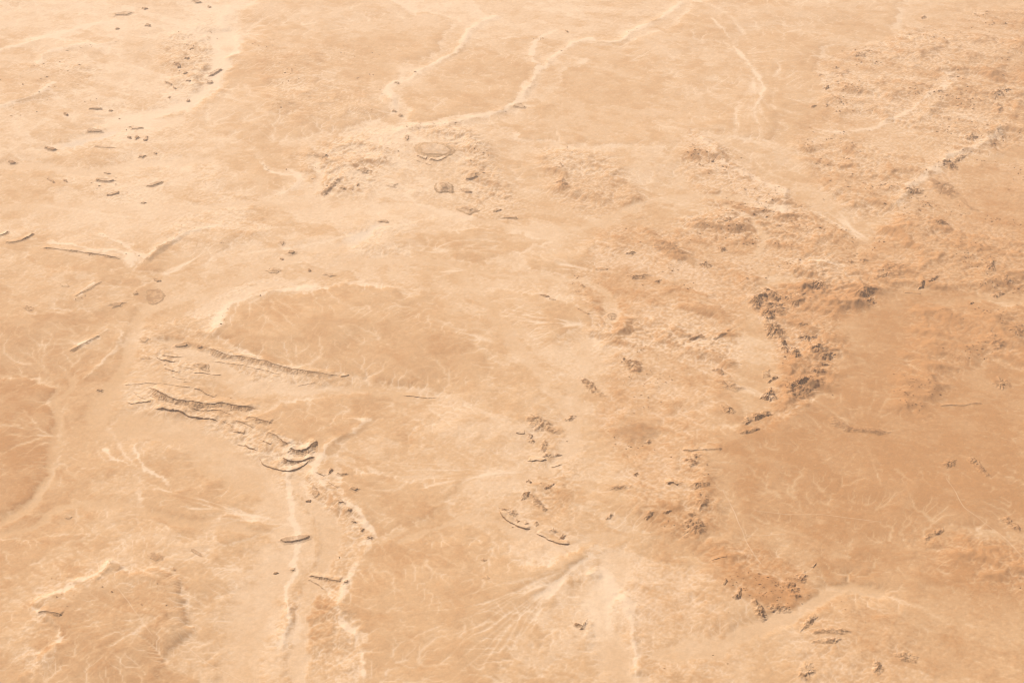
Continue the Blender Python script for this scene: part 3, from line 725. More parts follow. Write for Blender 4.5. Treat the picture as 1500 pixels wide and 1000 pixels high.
# ------------------------------------------------------------------ the hazy desert air
def box(name, lo, hi):
    v = [(x, y, z) for z in (lo[2], hi[2]) for y in (lo[1], hi[1]) for x in (lo[0], hi[0])]
    f = [(0, 2, 3, 1), (4, 5, 7, 6), (0, 1, 5, 4), (2, 6, 7, 3), (0, 4, 6, 2), (1, 3, 7, 5)]
    me = bpy.data.meshes.new(name); me.from_pydata(v, [], f); me.update(); return me
if HAZE > 0:
    allv = fv
    hm = bpy.data.materials.new('desert_air'); hm.use_nodes = True; nt = hm.node_tree; nt.nodes.clear()
    pv = nt.nodes.new('ShaderNodeVolumePrincipled'); mo = nt.nodes.new('ShaderNodeOutputMaterial')
    pv.inputs['Color'].default_value = (.98, .88, .79, 1); pv.inputs['Density'].default_value = HAZE; pv.inputs['Anisotropy'].default_value = .2
    nt.links.new(pv.outputs[0], mo.inputs['Volume'])
    hb = box('haze', (allv[:, 0].min() - 500, allv[:, 1].min() - 500, -400), (allv[:, 0].max() + 500, allv[:, 1].max() + 500, CAM_H + 60))
    hb.materials.append(hm); link('haze', hb, kind='stuff')

# --- flat-topped and domed hills standing alone -----------------------------------------------------------------
S1 = ((0, .5, .45), (.5, .18, .55))                       # debris slope then a cliff
S2 = ((0, .22, .25), (.22, .05, .15), (.40, .3, .35), (.72, .12, .25))   # low bench all round, then the upper dome
S3 = ((0, .35, .6), (.35, .12, .4))
BUTTES = [
 # name, category, label, px, py, w, h, rot, height, cap, steps, rock
 ('domed_butte','butte','brown domed butte ringed by a dark bench, largest hill below the pale disc mesa',652,277,34,18,4,75,.55,S2,.95),
 ('stepped_butte','butte','oval butte with a brown summit on a pale stepped bench, next below the domed butte',683,309,34,15,3,52,.5,S2,.9),
 ('mesa','mesa','low tongue-shaped mesa with a dark front just right of the domed butte',691,262,24,8,-6,40,.35,S3,.8),
 ('mesa','mesa','short narrow mesa with dark tip between the tongue-shaped mesa and the stepped butte',680,281,20,7,8,34,.35,S3,.9),
 ('sand_mound','mound','pale flattened mound on the sand well left of the domed butte',573,274,22,9,5,18,.1,S3,.35),
 ('mesa','mesa','long pale mesa with brown spots, left of the pale disc mesa',533,254,24,9,0,28,.3,S3,.6),
 ('butte','butte','small brown knob beside the pale mesa, alone on cream sand',524,274,8,5,0,26,.6,S1,.9),
 ('mesa','mesa','small brown mesa with ragged front left of the pale mesa, above the sand flat',503,279,14,6,0,26,.5,S1,.9),
 ('rock_cluster','rocky hill','tiny broken brown pinnacles above the left rim of the pale disc mesa',597,207,13,9,-20,34,.4,S1,.7),
 ('mesa','mesa','thin brown mesa on the lower edge of the wide sand flat under the pale mound',562,326,18,5,3,24,.5,S3,.9),
 ('mesa','mesa','forked brown mesa right of the stepped butte, upper of two',727,310,16,7,-5,30,.4,S3,.9),
 ('mesa','mesa','long flat mesa right of the stepped butte, lower of two',747,320,30,7,2,28,.35,S3,.8),
 ('mesa','mesa','pale oval hill with a brown crown inside the bend of the second white scarp',762,160,24,10,0,34,.2,S3,.6),
 ('knoll','knoll','brown knoll where the first white scarp ends, upper of two',578,167,10,5,0,34,.6,S1,.9),
 ('knoll','knoll','brown knoll where the first white scarp ends, lower of two',587,174,12,6,-10,34,.6,S1,.9),
 ('knoll','knoll','faint brown knoll at the elbow of the first white scarp',581,126,11,5,0,28,.4,S1,.7),
 ('knoll','knoll','dark tiny knoll on the bow of the second white scarp',830,50,9,5,20,38,.6,S1,1.),
 ('mesa','mesa','rough brown mesa lying on pale sand inside the hooked scarp',469,231,27,10,5,40,.6,S3,.9),
 ('dark_butte','butte','solitary spindle-shaped dark butte high on the bare plain, smallest of the two dark ones',96.5,170,11,5,14,45,.9,S3,1.),
 ('dark_butte','butte','solitary elongated dark butte lying level on the sand, larger of the two dark ones',73.5,218.5,21,8,4,45,.9,S3,1.),
 ('dark_butte','butte','speckled dark hill by the edge of the picture below the two dark spindle buttes',17,239,22,11,-3,45,.75,S1,.95),
 ('knoll','knoll','tiny dark dot of rock alone on the plain above the spindle-shaped butte',34,127,3.5,3,0,25,.9,S1,1.),
 ('knoll','knoll','dark lens-shaped knoll at the right end of the long crumbling scarp',217,41,13,5,3,42,.75,S3,.95),
 ('knoll','knoll','small dark knoll near the top edge above the long crumbling scarp',213,17,11,4.5,-4,42,.75,S3,.95),
 ('knoll','knoll','small brown knoll left of the lens-shaped knoll on the scarp',172,46,10,4.5,0,36,.55,S3,.9),
 ('mesa','mesa','long pale-brown mesa with serrated front near the top of the picture',181,24,40,9,-4,42,.35,S3,.7),
 ('mesa','mesa','flat dark-fronted mesa touching the top edge beside the white scarp',288,6,22,6,0,44,.6,S3,.95),
 ('knoll','knoll','tiny brown streaked knoll just below the mesa at the top edge',307,13,9,3.5,5,30,.6,S3,.9),
 ('knoll','knoll','blackish blocky knoll left of the white scarp, darkest of its scatter',262,100,12,6,6,46,.8,S3,1.),
 ('knoll','knoll','dark hooked knoll right above the blackish blocky knoll',274,89,12,5,8,42,.75,S3,1.),
 ('knoll','knoll','small brown knoll right below the blackish blocky knoll',272,110,10,4,-4,36,.6,S3,.95),
 ('knoll','knoll','small brown knoll third below the blackish blocky knoll',276,121,10,4,0,36,.5,S3,.9),
 ('mesa','mesa','diagonal grey-brown mesa on the white scarp, upper of two',314,108,26,8,-22,48,.5,S3,.85),
 ('mesa','mesa','rounded grey-brown mesa on the white scarp, lower of two',307,121,15,7,-8,42,.5,S3,.85),
 ('knoll','knoll','jagged brown knoll at the head of the round gravel patch',246,124,17,5,22,34,.6,S1,.9),
 ('knoll','knoll','short dark knoll at the right corner of the round gravel patch',256,131,9,4,15,34,.6,S1,.9),
 ('knoll','knoll','small brown knoll below the corner of the round gravel patch',248,145,9,4.5,-5,32,.6,S1,.95),
 ('knoll','knoll','small brown knoll at the lower end of the white scarp',275,148,11,4.5,-10,36,.55,S3,.9),
 ('mesa','mesa','flat brown mesa with ragged front between the spindle butte and the scarp',142,161,26,6,-2,36,.5,S3,.9),
 ('knoll','knoll','small knoll touching the right end of the flat brown mesa',162,163,10,4,0,32,.6,S3,.95),
 ('mesa','mesa','broad grey-brown mesa with stepped front, in the middle of the far left sand',134,193,34,10,4,40,.45,S3,.75),
 ('mesa','mesa','pale low mesa right of the broad stepped mesa',198,188,28,9,0,36,.3,S3,.6),
 ('knoll','knoll','dark knoll at the left of three below the pale low mesa',190,203,9,4,0,40,.75,S3,1.),
 ('knoll','knoll','dark knoll in the middle of three below the pale low mesa',201,203,12,8,-30,46,.75,S3,1.),
 ('knoll','knoll','brown knoll at the right of three below the pale low mesa',214,205,13,6,-25,40,.6,S3,.9),
 ('sand_dune','dune','long thin brown-edged dune below the broad stepped mesa',155,217,42,5,3,20,.3,S3,.7),
 ('mesa','mesa','small brown mesa alone on cream sand above the striped scarps',208,230,18,7,0,36,.55,S3,.9),
 ('knoll','knoll','tiny knoll to the upper right of the small brown mesa',228,226,7,4,0,26,.4,S3,.7),
 ('mesa','mesa','dark-fronted double mesa in the middle of the left sands',153,265,36,10,0,46,.4,S3,.95),
 ('sand_mound','mound','pale brown-topped mound above the dark-fronted double mesa',158,254,14,5,0,24,.35,S3,.6),
 ('knoll','knoll','paired brown knolls left of the dark-fronted double mesa',96,266,12,5,14,34,.55,S3,.9),
 ('mesa','mesa','low diagonal mesa left of the paired brown knolls',75,265,18,7,30,30,.35,S3,.7),
 ('mesa','mesa','low brown mesa under the dark-fronted double mesa',168,285,26,6,-10,32,.45,S3,.85),
 ('mesa','mesa','long slanting brown mesa with ragged rim beside the thin white scarps',228,271,34,8,-18,38,.4,S3,.85),
 ('knoll','knoll','small brown knoll on the sand track under the slanting mesa',210,298,12,4,-5,26,.5,S3,.85),
 ('round_mesa','mesa','round gravel-topped mesa beside the sand channel, left of its fork',228,433,36,30,0,9,.5,((0,.10,.5),(.10,.08,.5)),.6),
 ('mesa','mesa','flat brown mesa just left of the round gravel-topped mesa',172,448,28,9,-14,28,.45,S3,.75),
 ('knoll','knoll','low brown knoll above the flat brown mesa by the sand channel',199,431,12,6,-10,22,.4,S3,.7),
 ('knoll','knoll','brown wedge knoll above the round gravel-topped mesa',230,411,14,7,15,24,.5,S3,.75),
 ('sand_mound','mound','smooth white oval sand mound on the pale flat',95,421,20,8,2,14,-.2,S3,.0),
 ('butte','butte','brown flat butte with a pitted rim, highest on the sand above the central plain',427,372,26,10,0,40,.6,S1,.9),
 ('ring_hill','hill','small broken ring of brown rock above the pitted flat butte',414,358,16,9,0,24,.3,S1,.8),
 ('knoll','knoll','small brown knoll just below the pitted flat butte',412,380,9,5,0,26,.6,S1,.9),
 ('stepped_butte','butte','low oval butte with striped side above the crest of the central plain',401,398,25,9,4,30,.5,S2,.9),
 ('knoll','knoll','tiny dark block alone on sand right of the striped oval butte',453,397,8,4,0,24,.9,S3,1.),
 ('mesa','mesa','pale low mesa with brown rim right of the tiny dark block',481,403,20,7,3,20,.35,S3,.7),
 ('dark_butte','butte','small lone brown butte on the smooth flat left of the long terraced mesa',147,572.5,14,6,0,26,.75,S1,.95),
 ('mesa','mesa','ragged brown mesa left of the beginning of the long straight scarp',267,506,30,12,-14,34,.5,S1,.8),
 ('knoll','knoll','brown knoll at the very left end of the long straight scarp',292,510,15,7,0,32,.6,S1,.9),
 ('whaleback_hill','hill','whaleback hill with curved dark strata between the ledges below the straight scarp',297,537,26,13,14,30,.5,S2,.95),
 ('knoll','knoll','pale hill with a dark chip on it at the left of the ledge group',211,499,20,9,10,20,.2,S3,.6),
 ('knoll','knoll','faint oval mound left of the first curved ledge',214,526,16,7,8,12,.25,S3,.5),
 ('dark_rock','rock outcrop','narrow black rock outcrop alone on the sand above the pair of lens plains',797,435,16,4.5,4,26,.9,S3,1.),
 ('rock_outcrop','rock outcrop','thin brown streak of rock right below the narrow black outcrop',810,440,14,4,10,16,.4,S3,.8),
 ('butte','butte','long mesa with brown top and black notched front at the lower left centre',432,789,56,17,-9,38,.42,((0,.42,.45),(.42,.1,.55)),.9),
 ('dark_butte','butte','tiny dark lens of rock alone on the sand flat under the notched mesa',404,838,10,4,0,18,.85,S3,1.),
 ('knoll','knoll','small rubbly knoll right of the tiny dark lens of rock',428,833,15,7,-12,18,.3,S1,.7),
 ('dark_rock','rock outcrop','small black rock spike on the pale flat below the curved mesa tip',452,733,9,3.6,0,26,.9,S3,1.),
 ('mesa','mesa','brown triangular hill with black tip just right of the small black spike',461,719,14,20,-25,22,.45,S3,.5),
 ('butte','butte','sharp brown butte beyond the tip of the long curved mesa',484,689,15,9,-30,36,.5,S1,.9),
 ('knoll','knoll','brown ribbed knoll at the upper end of the chain of pale hills',500,695,22,8,6,26,.4,S1,.8),
 ('knoll','knoll','ribbed pale-brown hill at the bend of the chain above the dark plain',520,718,20,10,8,30,.4,S1,.85),
 ('knoll','knoll','rounded hill with brown top in the middle of the chain of pale hills',500,737,14,9,0,28,.4,S1,.6),
 ('knoll','knoll','small brown knob under the rounded hill of the chain',512,748,10,6,0,26,.6,S1,.9),
 ('knoll','knoll','low ribbed hill second from the lower end of the chain',518,764,14,7,10,24,.3,S1,.7),
 ('knoll','knoll','brown ribbed hill next to the end of the chain',530,775,12,7,10,26,.4,S1,.8),
 ('knoll','knoll','dark pointed hill ending the chain of pale hills',542,788,13,8,12,28,.55,S1,.95),
 ('knoll','knoll','small dark hill right of the long ribbed ridge near the bottom',506,853,12,9,-20,26,.6,S1,.9),
 ('triangular_mesa','mesa','flat triangular gravel island in the sand flat at the lower left',229,818,26,18,10,9,.5,S3,.3),
 ('flat_island','mesa','thin gravel island beside the triangular one',287,810,22,8,28,6,.4,S3,.2),
 ('knoll','knoll','small rust-tipped knoll on the smooth fan left of the sand flat',102,759,16,6,-10,14,.1,S1,.6),
 ('knoll','knoll','pale cone with faint brown side below the triangular gravel island',255,835,12,8,0,12,.35,S1,.4),
 ('disc_mesa','mesa','wide pale disc-shaped mesa with grey-brown flat top above the domed butte',637,225,62,25,2,36,.22,((0,.2,.5),(.2,.2,.5)),.25),
 ('cream_mesa','mesa','brown flat mesa with crisp pale left edge, centre right',930,633,80,38,3,13,.35,((0,.45,1.),),.2),
 ('knoll','knoll','tiny brown knoll where the gullied scarp begins at the upper right',1043,239,8,5,10,40,.6,S1,.9),
 ('mesa','mesa','small white-ringed hill with brown stripes on the sand tongue',1025,325,30,9,-4,22,.25,S3,.6),
 ('knoll','knoll','tiny dark knoll nearest the right end of the striped white-ringed hill',1062,330,8,4,0,18,.5,S3,.8),
]
for i, (nm, ca, lb, px, py, w, h, rot, ht, cap, st, rock) in enumerate(BUTTES):
    f_ = .85 if (px < 320 and py < 300) else 1.0
    butte(nm, ca, lb, px, py, ellipse(px, py, w * f_, h * f_, rot, seed=i, wob=.12 if w > 50 else .36, n=9 + i % 6), ht, cap=cap, steps=st, rock=rock, seed=20 + i)

# --- long ledges and scarps ---------------------------------------------------------------------------------------
LEDGES = [
 # name, cat, label, pts, height, talus, back, cliff, rock, kwargs
 ('straight_scarp','scarp','long straight scarp with comb-like gullies along the lower edge of the central gravel plain',[(299,510),(334,522),(377,530),(417,540),(445,546),(468,549),(500,550)],36,4.4,5,.18,.75,dict(cliffw=.25,flute=1.6,var=.3)),
 ('rock_ledge','rock ledge','thin broken ledge running parallel under the long straight scarp',[(304,527),(341,533),(384,542),(417,550)],9,2.5,7,.5,.7,{}),
 ('rock_ledge','rock ledge','dark curved ledge, first at the left below the ragged mesa',[(227,525),(236,530),(247,531),(257,532)],17,1.0,6,.75,1.,{}),
 ('rock_ledge','rock ledge','short dark ledge just below the first curved ledge',[(239,542),(251,545),(264,548)],18,1.2,6,.7,1.,{}),
 ('rock_ledge','rock ledge','faint crumbly ledge above the first curved ledge',[(237,522),(255,524),(276,521)],11,1.6,7,.5,.7,{}),
 ('rock_ledge','rock ledge','thin brown ledge linking the short ledge to the whaleback hill',[(258,537),(272,541),(284,545)],10,1.5,7,.5,.8,{}),
 ('rock_ledge','rock ledge','long thin dark ledge under the whaleback hill',[(283,548),(300,547),(312,548),(327,548)],13,1.0,7,.7,1.,{}),
 ('rock_ledge','rock ledge','low broken ledge at the bottom of the ledge group',[(250,553),(262,555),(272,557)],10,1.6,7,.5,.8,{}),
 ('rock_ledge','rock ledge','faint ledge chip between the ledge group and the terraced mesa',[(268,561),(284,560)],9,1.6,7,.5,.8,{}),
 ('rock_ledge','rock ledge','beaded upper rim of the terraced mesa, along its far side',[(174,564),(196,564),(217,563),(245,566),(268,570),(288,569)],12,2.,9,.5,.55,{}),
 ('rock_ledge','rock ledge','dark notched step at the right end of the beaded upper rim',[(284,569),(296,572),(304,578),(316,582)],20,1.5,7,.5,.95,{}),
 ('rock_ledge','rock ledge','small dark step right of the notched step',[(334,582),(344,586),(350,588)],16,1.4,7,.5,.9,{}),
 ('terrace_scarp','scarp','brown ribbed middle scarp of the terraced mesa, strongest of its steps',[(217,570),(230,578),(242,586),(262,590),(284,591),(310,592),(330,592),(354,596),(380,600)],48,3.6,5,.2,1.,dict(cliffw=.25,flute=1.7,var=.3)),
 ('rock_ledge','rock ledge','fine ledge curling inside the left tip of the terraced mesa',[(196,572),(204,582),(216,588),(226,590)],10,1.6,7,.5,.7,{}),
 ('rock_ledge','rock ledge','broken ledge between the ribbed scarp and the black front ledge',[(236,594),(252,597),(266,598)],12,1.5,7,.55,.8,{}),
 ('rock_ledge','rock ledge','dark hooked ledge at the lower left tip of the terraced mesa',[(183,587),(188,591),(198,592),(208,590.5),(219,591.5)],19,1.4,7,.65,1.,{}),
 ('black_ledge','rock ledge','long black front ledge of the terraced mesa, thickest of its lines',[(222,600),(238,602),(252,603.5),(266,607),(276,611),(292,612.5),(308,613),(322,617)],30,1.1,6,.72,1.,dict(var=.35,sm=0)),
 ('rock_ledge','rock ledge','thin dark ledge parallel behind the black front ledge',[(274,601),(296,602.5),(317,603),(328,605),(340,608.5)],17,1.2,6,.65,1.,{}),
 ('rock_ledge','rock ledge','faint brown ledge trailing off the end of the black front ledge',[(324,618),(334,622),(340,628)],12,1.8,7,.4,.5,{}),
 ('terrace_scarp','scarp','comb-gullied scarp stepping down right of the terraced mesa',[(359,611),(372,614),(385,618),(398,620)],34,4.2,5,.2,.9,dict(flute=1.6)),
 ('rock_ledge','rock ledge','thin straight ledge under the comb-gullied scarp',[(344,617),(357,622),(371,629)],13,1.5,7,.55,.85,{}),
 ('terrace_scarp','scarp','steep gullied scarp running down to the curved tip of the mesa',[(389,633),(402,639),(413,646),(424,653)],36,4.2,5,.2,.95,dict(flute=1.6)),
 ('rock_ledge','rock ledge','dark diagonal ledge on the smooth bench inside the curved mesa',[(380,645),(388,649),(397,653)],15,1.1,7,.7,1.,{}),
 ('rock_ledge','rock ledge','short black ledge alone left of the smooth bench',[(340,633.5),(348,634.5),(356,636)],20,1.3,7,.6,1.,{}),
 ('rock_ledge','rock ledge','small crumbling ledge where the bench edge turns down',[(346,650),(352,652),(358,653)],16,1.8,6,.5,.8,{}),
 ('rock_ledge','rock ledge','black broken ledge with a square corner on the bench edge',[(359,652),(367,657),(374,661),(377,661)],26,1.0,6,.75,1.,dict(sm=0)),
 ('black_ledge','rock ledge','long black ledge curving round the foot of the mesa tip like a bow',[(380,672),(386,679),(396,684),(408,687.5),(420,689),(428,690),(437,686),(447,679),(456,671)],24,.9,7,.75,1.,dict(var=.3)),
 ('terrace_scarp','scarp','short ribbed black-lined scarp nested inside the bow ledge',[(413,671),(419,676),(428,677.5),(438,676.5),(448,673),(459,668.5)],34,2.8,5,.35,1.,dict(flute=1.6)),
 ('terrace_scarp','scarp','dark gullied headwall at the tip of the curved mesa',[(422,658),(430,661),(440,662),(449,660),(456,657),(463,652),(470,650)],50,3.0,4,.22,1.,dict(flute=2.,var=.4)),
 ('rock_ledge','rock ledge','thin dark ledge crossing the sand beyond the mesa tip',[(461,692),(467,695),(474,699)],14,1.2,7,.6,.9,{}),
 ('rock_ledge','rock ledge','second thin ledge crossing the sand beyond the mesa tip',[(480,704),(487,709),(496,715)],12,1.4,7,.55,.8,{}),
 ('rock_ledge','rock ledge','lone thin brown ledge on the sand far right of the straight scarp',[(587,577.5),(603,579),(618,580.5),(640,581)],11,1.2,7,.6,.8,{}),
 ('rock_ledge','rock ledge','faint brown ledge between the straight scarp end and the lone thin ledge',[(437,565),(450,562.5),(462,561.5)],9,1.6,8,.4,.5,{}),
 ('rock_ledge','rock ledge','stubby brown ledge right after the end of the straight scarp',[(496,553),(503,551),(510,549)],18,2.,6,.4,.9,{}),
 ('ribbed_ridge','ridge','dark ribbed ridge at the left edge under the sand streaks',[(6,357),(18,358),(30,355),(42,349),(52,343)],40,2.0,4,.3,.9,dict(flute=1.6)),
 ('ribbed_ridge','ridge','shorter brown ridge behind the dark ribbed ridge at the left edge',[(-6,350),(6,346),(14,340)],30,2.0,5,.35,.8,dict(flute=1.5)),
 ('thin_scarp','scarp','long thin beaded scarp running from the ribbed ridge to the fluted fan',[(57,366),(75,367),(92,369),(110,371),(135,376),(155,377),(180,381)],26,2.8,7,.25,.75,dict(flute=1.4)),
 ('fluted_scarp','scarp','curved finely fluted scarp rimming the fan left of centre',[(312,336),(290,336),(270,342),(252,354),(238,364),(222,378),(208,391)],30,3.6,5,.15,.35,dict(flute=1.8)),
 ('side_ridge','ridge','slanting ridge with a brown flank on the pale flat at the left',[(110,438),(121,432),(134,425),(144,419),(151,416)],20,3.6,6,.1,.5,{}),
 ('side_ridge','ridge','gullied ridge with brown flank left of the sand channel bend',[(102,516),(112,512),(124,505),(135,498),(146,492)],22,3.6,6,.1,.5,{}),
 ('rock_ledge','scarp','thin dark ledge in front of the pale disc mesa',[(603,238),(612,241),(622,244),(630,246)],16,1.2,7,.5,.8,{}),
 ('rock_ledge','scarp','dark crumbling rim on the left front of the pale disc mesa',[(610,232),(617,236),(625,237)],28,1.8,6,.3,.9,dict(flute=1.5)),
 ('rock_ledge','scarp','brown gullied rim under the middle of the pale disc mesa',[(630,238),(640,240),(650,238),(659,233)],34,1.6,6,.3,1.,dict(flute=1.5)),
 ('bow_ledge','rock ledge','long dark bow-shaped ledge along the foot of the lower rocky mesa, left half',[(731,748),(735,754),(742,762),(750,766.5),(757,770),(765,774.5),(777,776)],24,.9,7,.72,1.,dict(var=.35)),
 ('bow_ledge','rock ledge','long dark bow-shaped ledge along the foot of the lower rocky mesa, right half',[(782,782),(790,785),(796,788),(804,793),(814,796),(824,797.5),(834,797)],20,.9,7,.72,1.,dict(var=.35)),
 ('rock_ledge','rock ledge','black jagged ledge on the left of the upper rocky mesa',[(774,676),(781,677.5),(787,676),(795,677.5),(802,676)],24,1.0,6,.75,1.,dict(sm=0)),
 ('rock_ledge','rock ledge','rusty broken ledge right of the black jagged ledge',[(806,684),(814,683),(823,680)],14,1.8,6,.5,.7,{}),
 ('rock_ledge','rock ledge','dark pointed ledge sticking out of the upper rocky mesa to the left',[(757,636),(763,638),(770,637)],26,1.2,5,.7,1.,{}),
 ('rock_ledge','rock ledge','short black ledge left of the speckled knob hill, like a nail',[(845,453),(851,456),(856,460),(861,463)],16,1.1,6,.65,1.,dict(sm=0)),
 ('rock_ledge','rock ledge','angular black ledge amid the pale hills left of the great brown plain',[(979,714),(984,712.5),(989,712),(993,715)],28,1.0,6,.75,1.,dict(sm=0)),
 ('rock_ledge','rock ledge','long brown ledge rimming the top of the great brown plain',[(1000,663),(1015,666),(1030,663),(1045,664),(1062,664)],20,2.6,7,.2,.6,{}),
 ('rock_ledge','rock ledge','thin dark zigzag ledge under the track junction on the brown plain',[(1043,823),(1050,822),(1056,820),(1062,818),(1067,819)],14,1.2,7,.6,.9,dict(sm=0)),
 ('rock_ledge','rock ledge','straight dark ledge on the orange ground right of the branching black crags',[(1326,432),(1337,433),(1350,435)],14,2.0,6,.4,.6,{}),
 ('branching_ridge','ridge','thin branching brown ridge crossing the brown plain near the right edge',[(1375,600),(1390,598),(1405,599),(1425,596),(1440,597)],16,3.4,5,.1,.35,dict(flute=1.8)),
 ('ribbed_ridge','ridge','long brown ribbed ridge near the bottom below the pale hill chain',[(452,843),(462,845),(474,846),(486,848),(500,850)],26,2.0,5,.2,.8,dict(flute=1.6)),
 ('rock_ledge','rock ledge','thin ledge slanting below the long brown ribbed ridge',[(448,847),(458,852),(468,858),(476,862)],9,2.4,7,.3,.5,{}),
 ('terrace_scarp','scarp','ragged pale scarp overlooking the terrace in the lower left corner',[(160,822),(165,830),(158,840),(145,851),(135,857)],18,2.4,7,.2,.4,{}),
 ('terrace_scarp','scarp','brown crumbly edge facing the terrace bay in the lower left corner',[(58,902),(70,906),(80,908),(92,910)],24,2.2,6,.2,.7,dict(flute=1.6)),
]
for i, (nm, ca, lb, pts, ht, ta, bk, cl, rock, kw) in enumerate(LEDGES):
    ledge(nm, ca, lb, pts, ht, talus=ta, back=bk, cliff=cl, rock=rock, seed=200 + i, **kw)

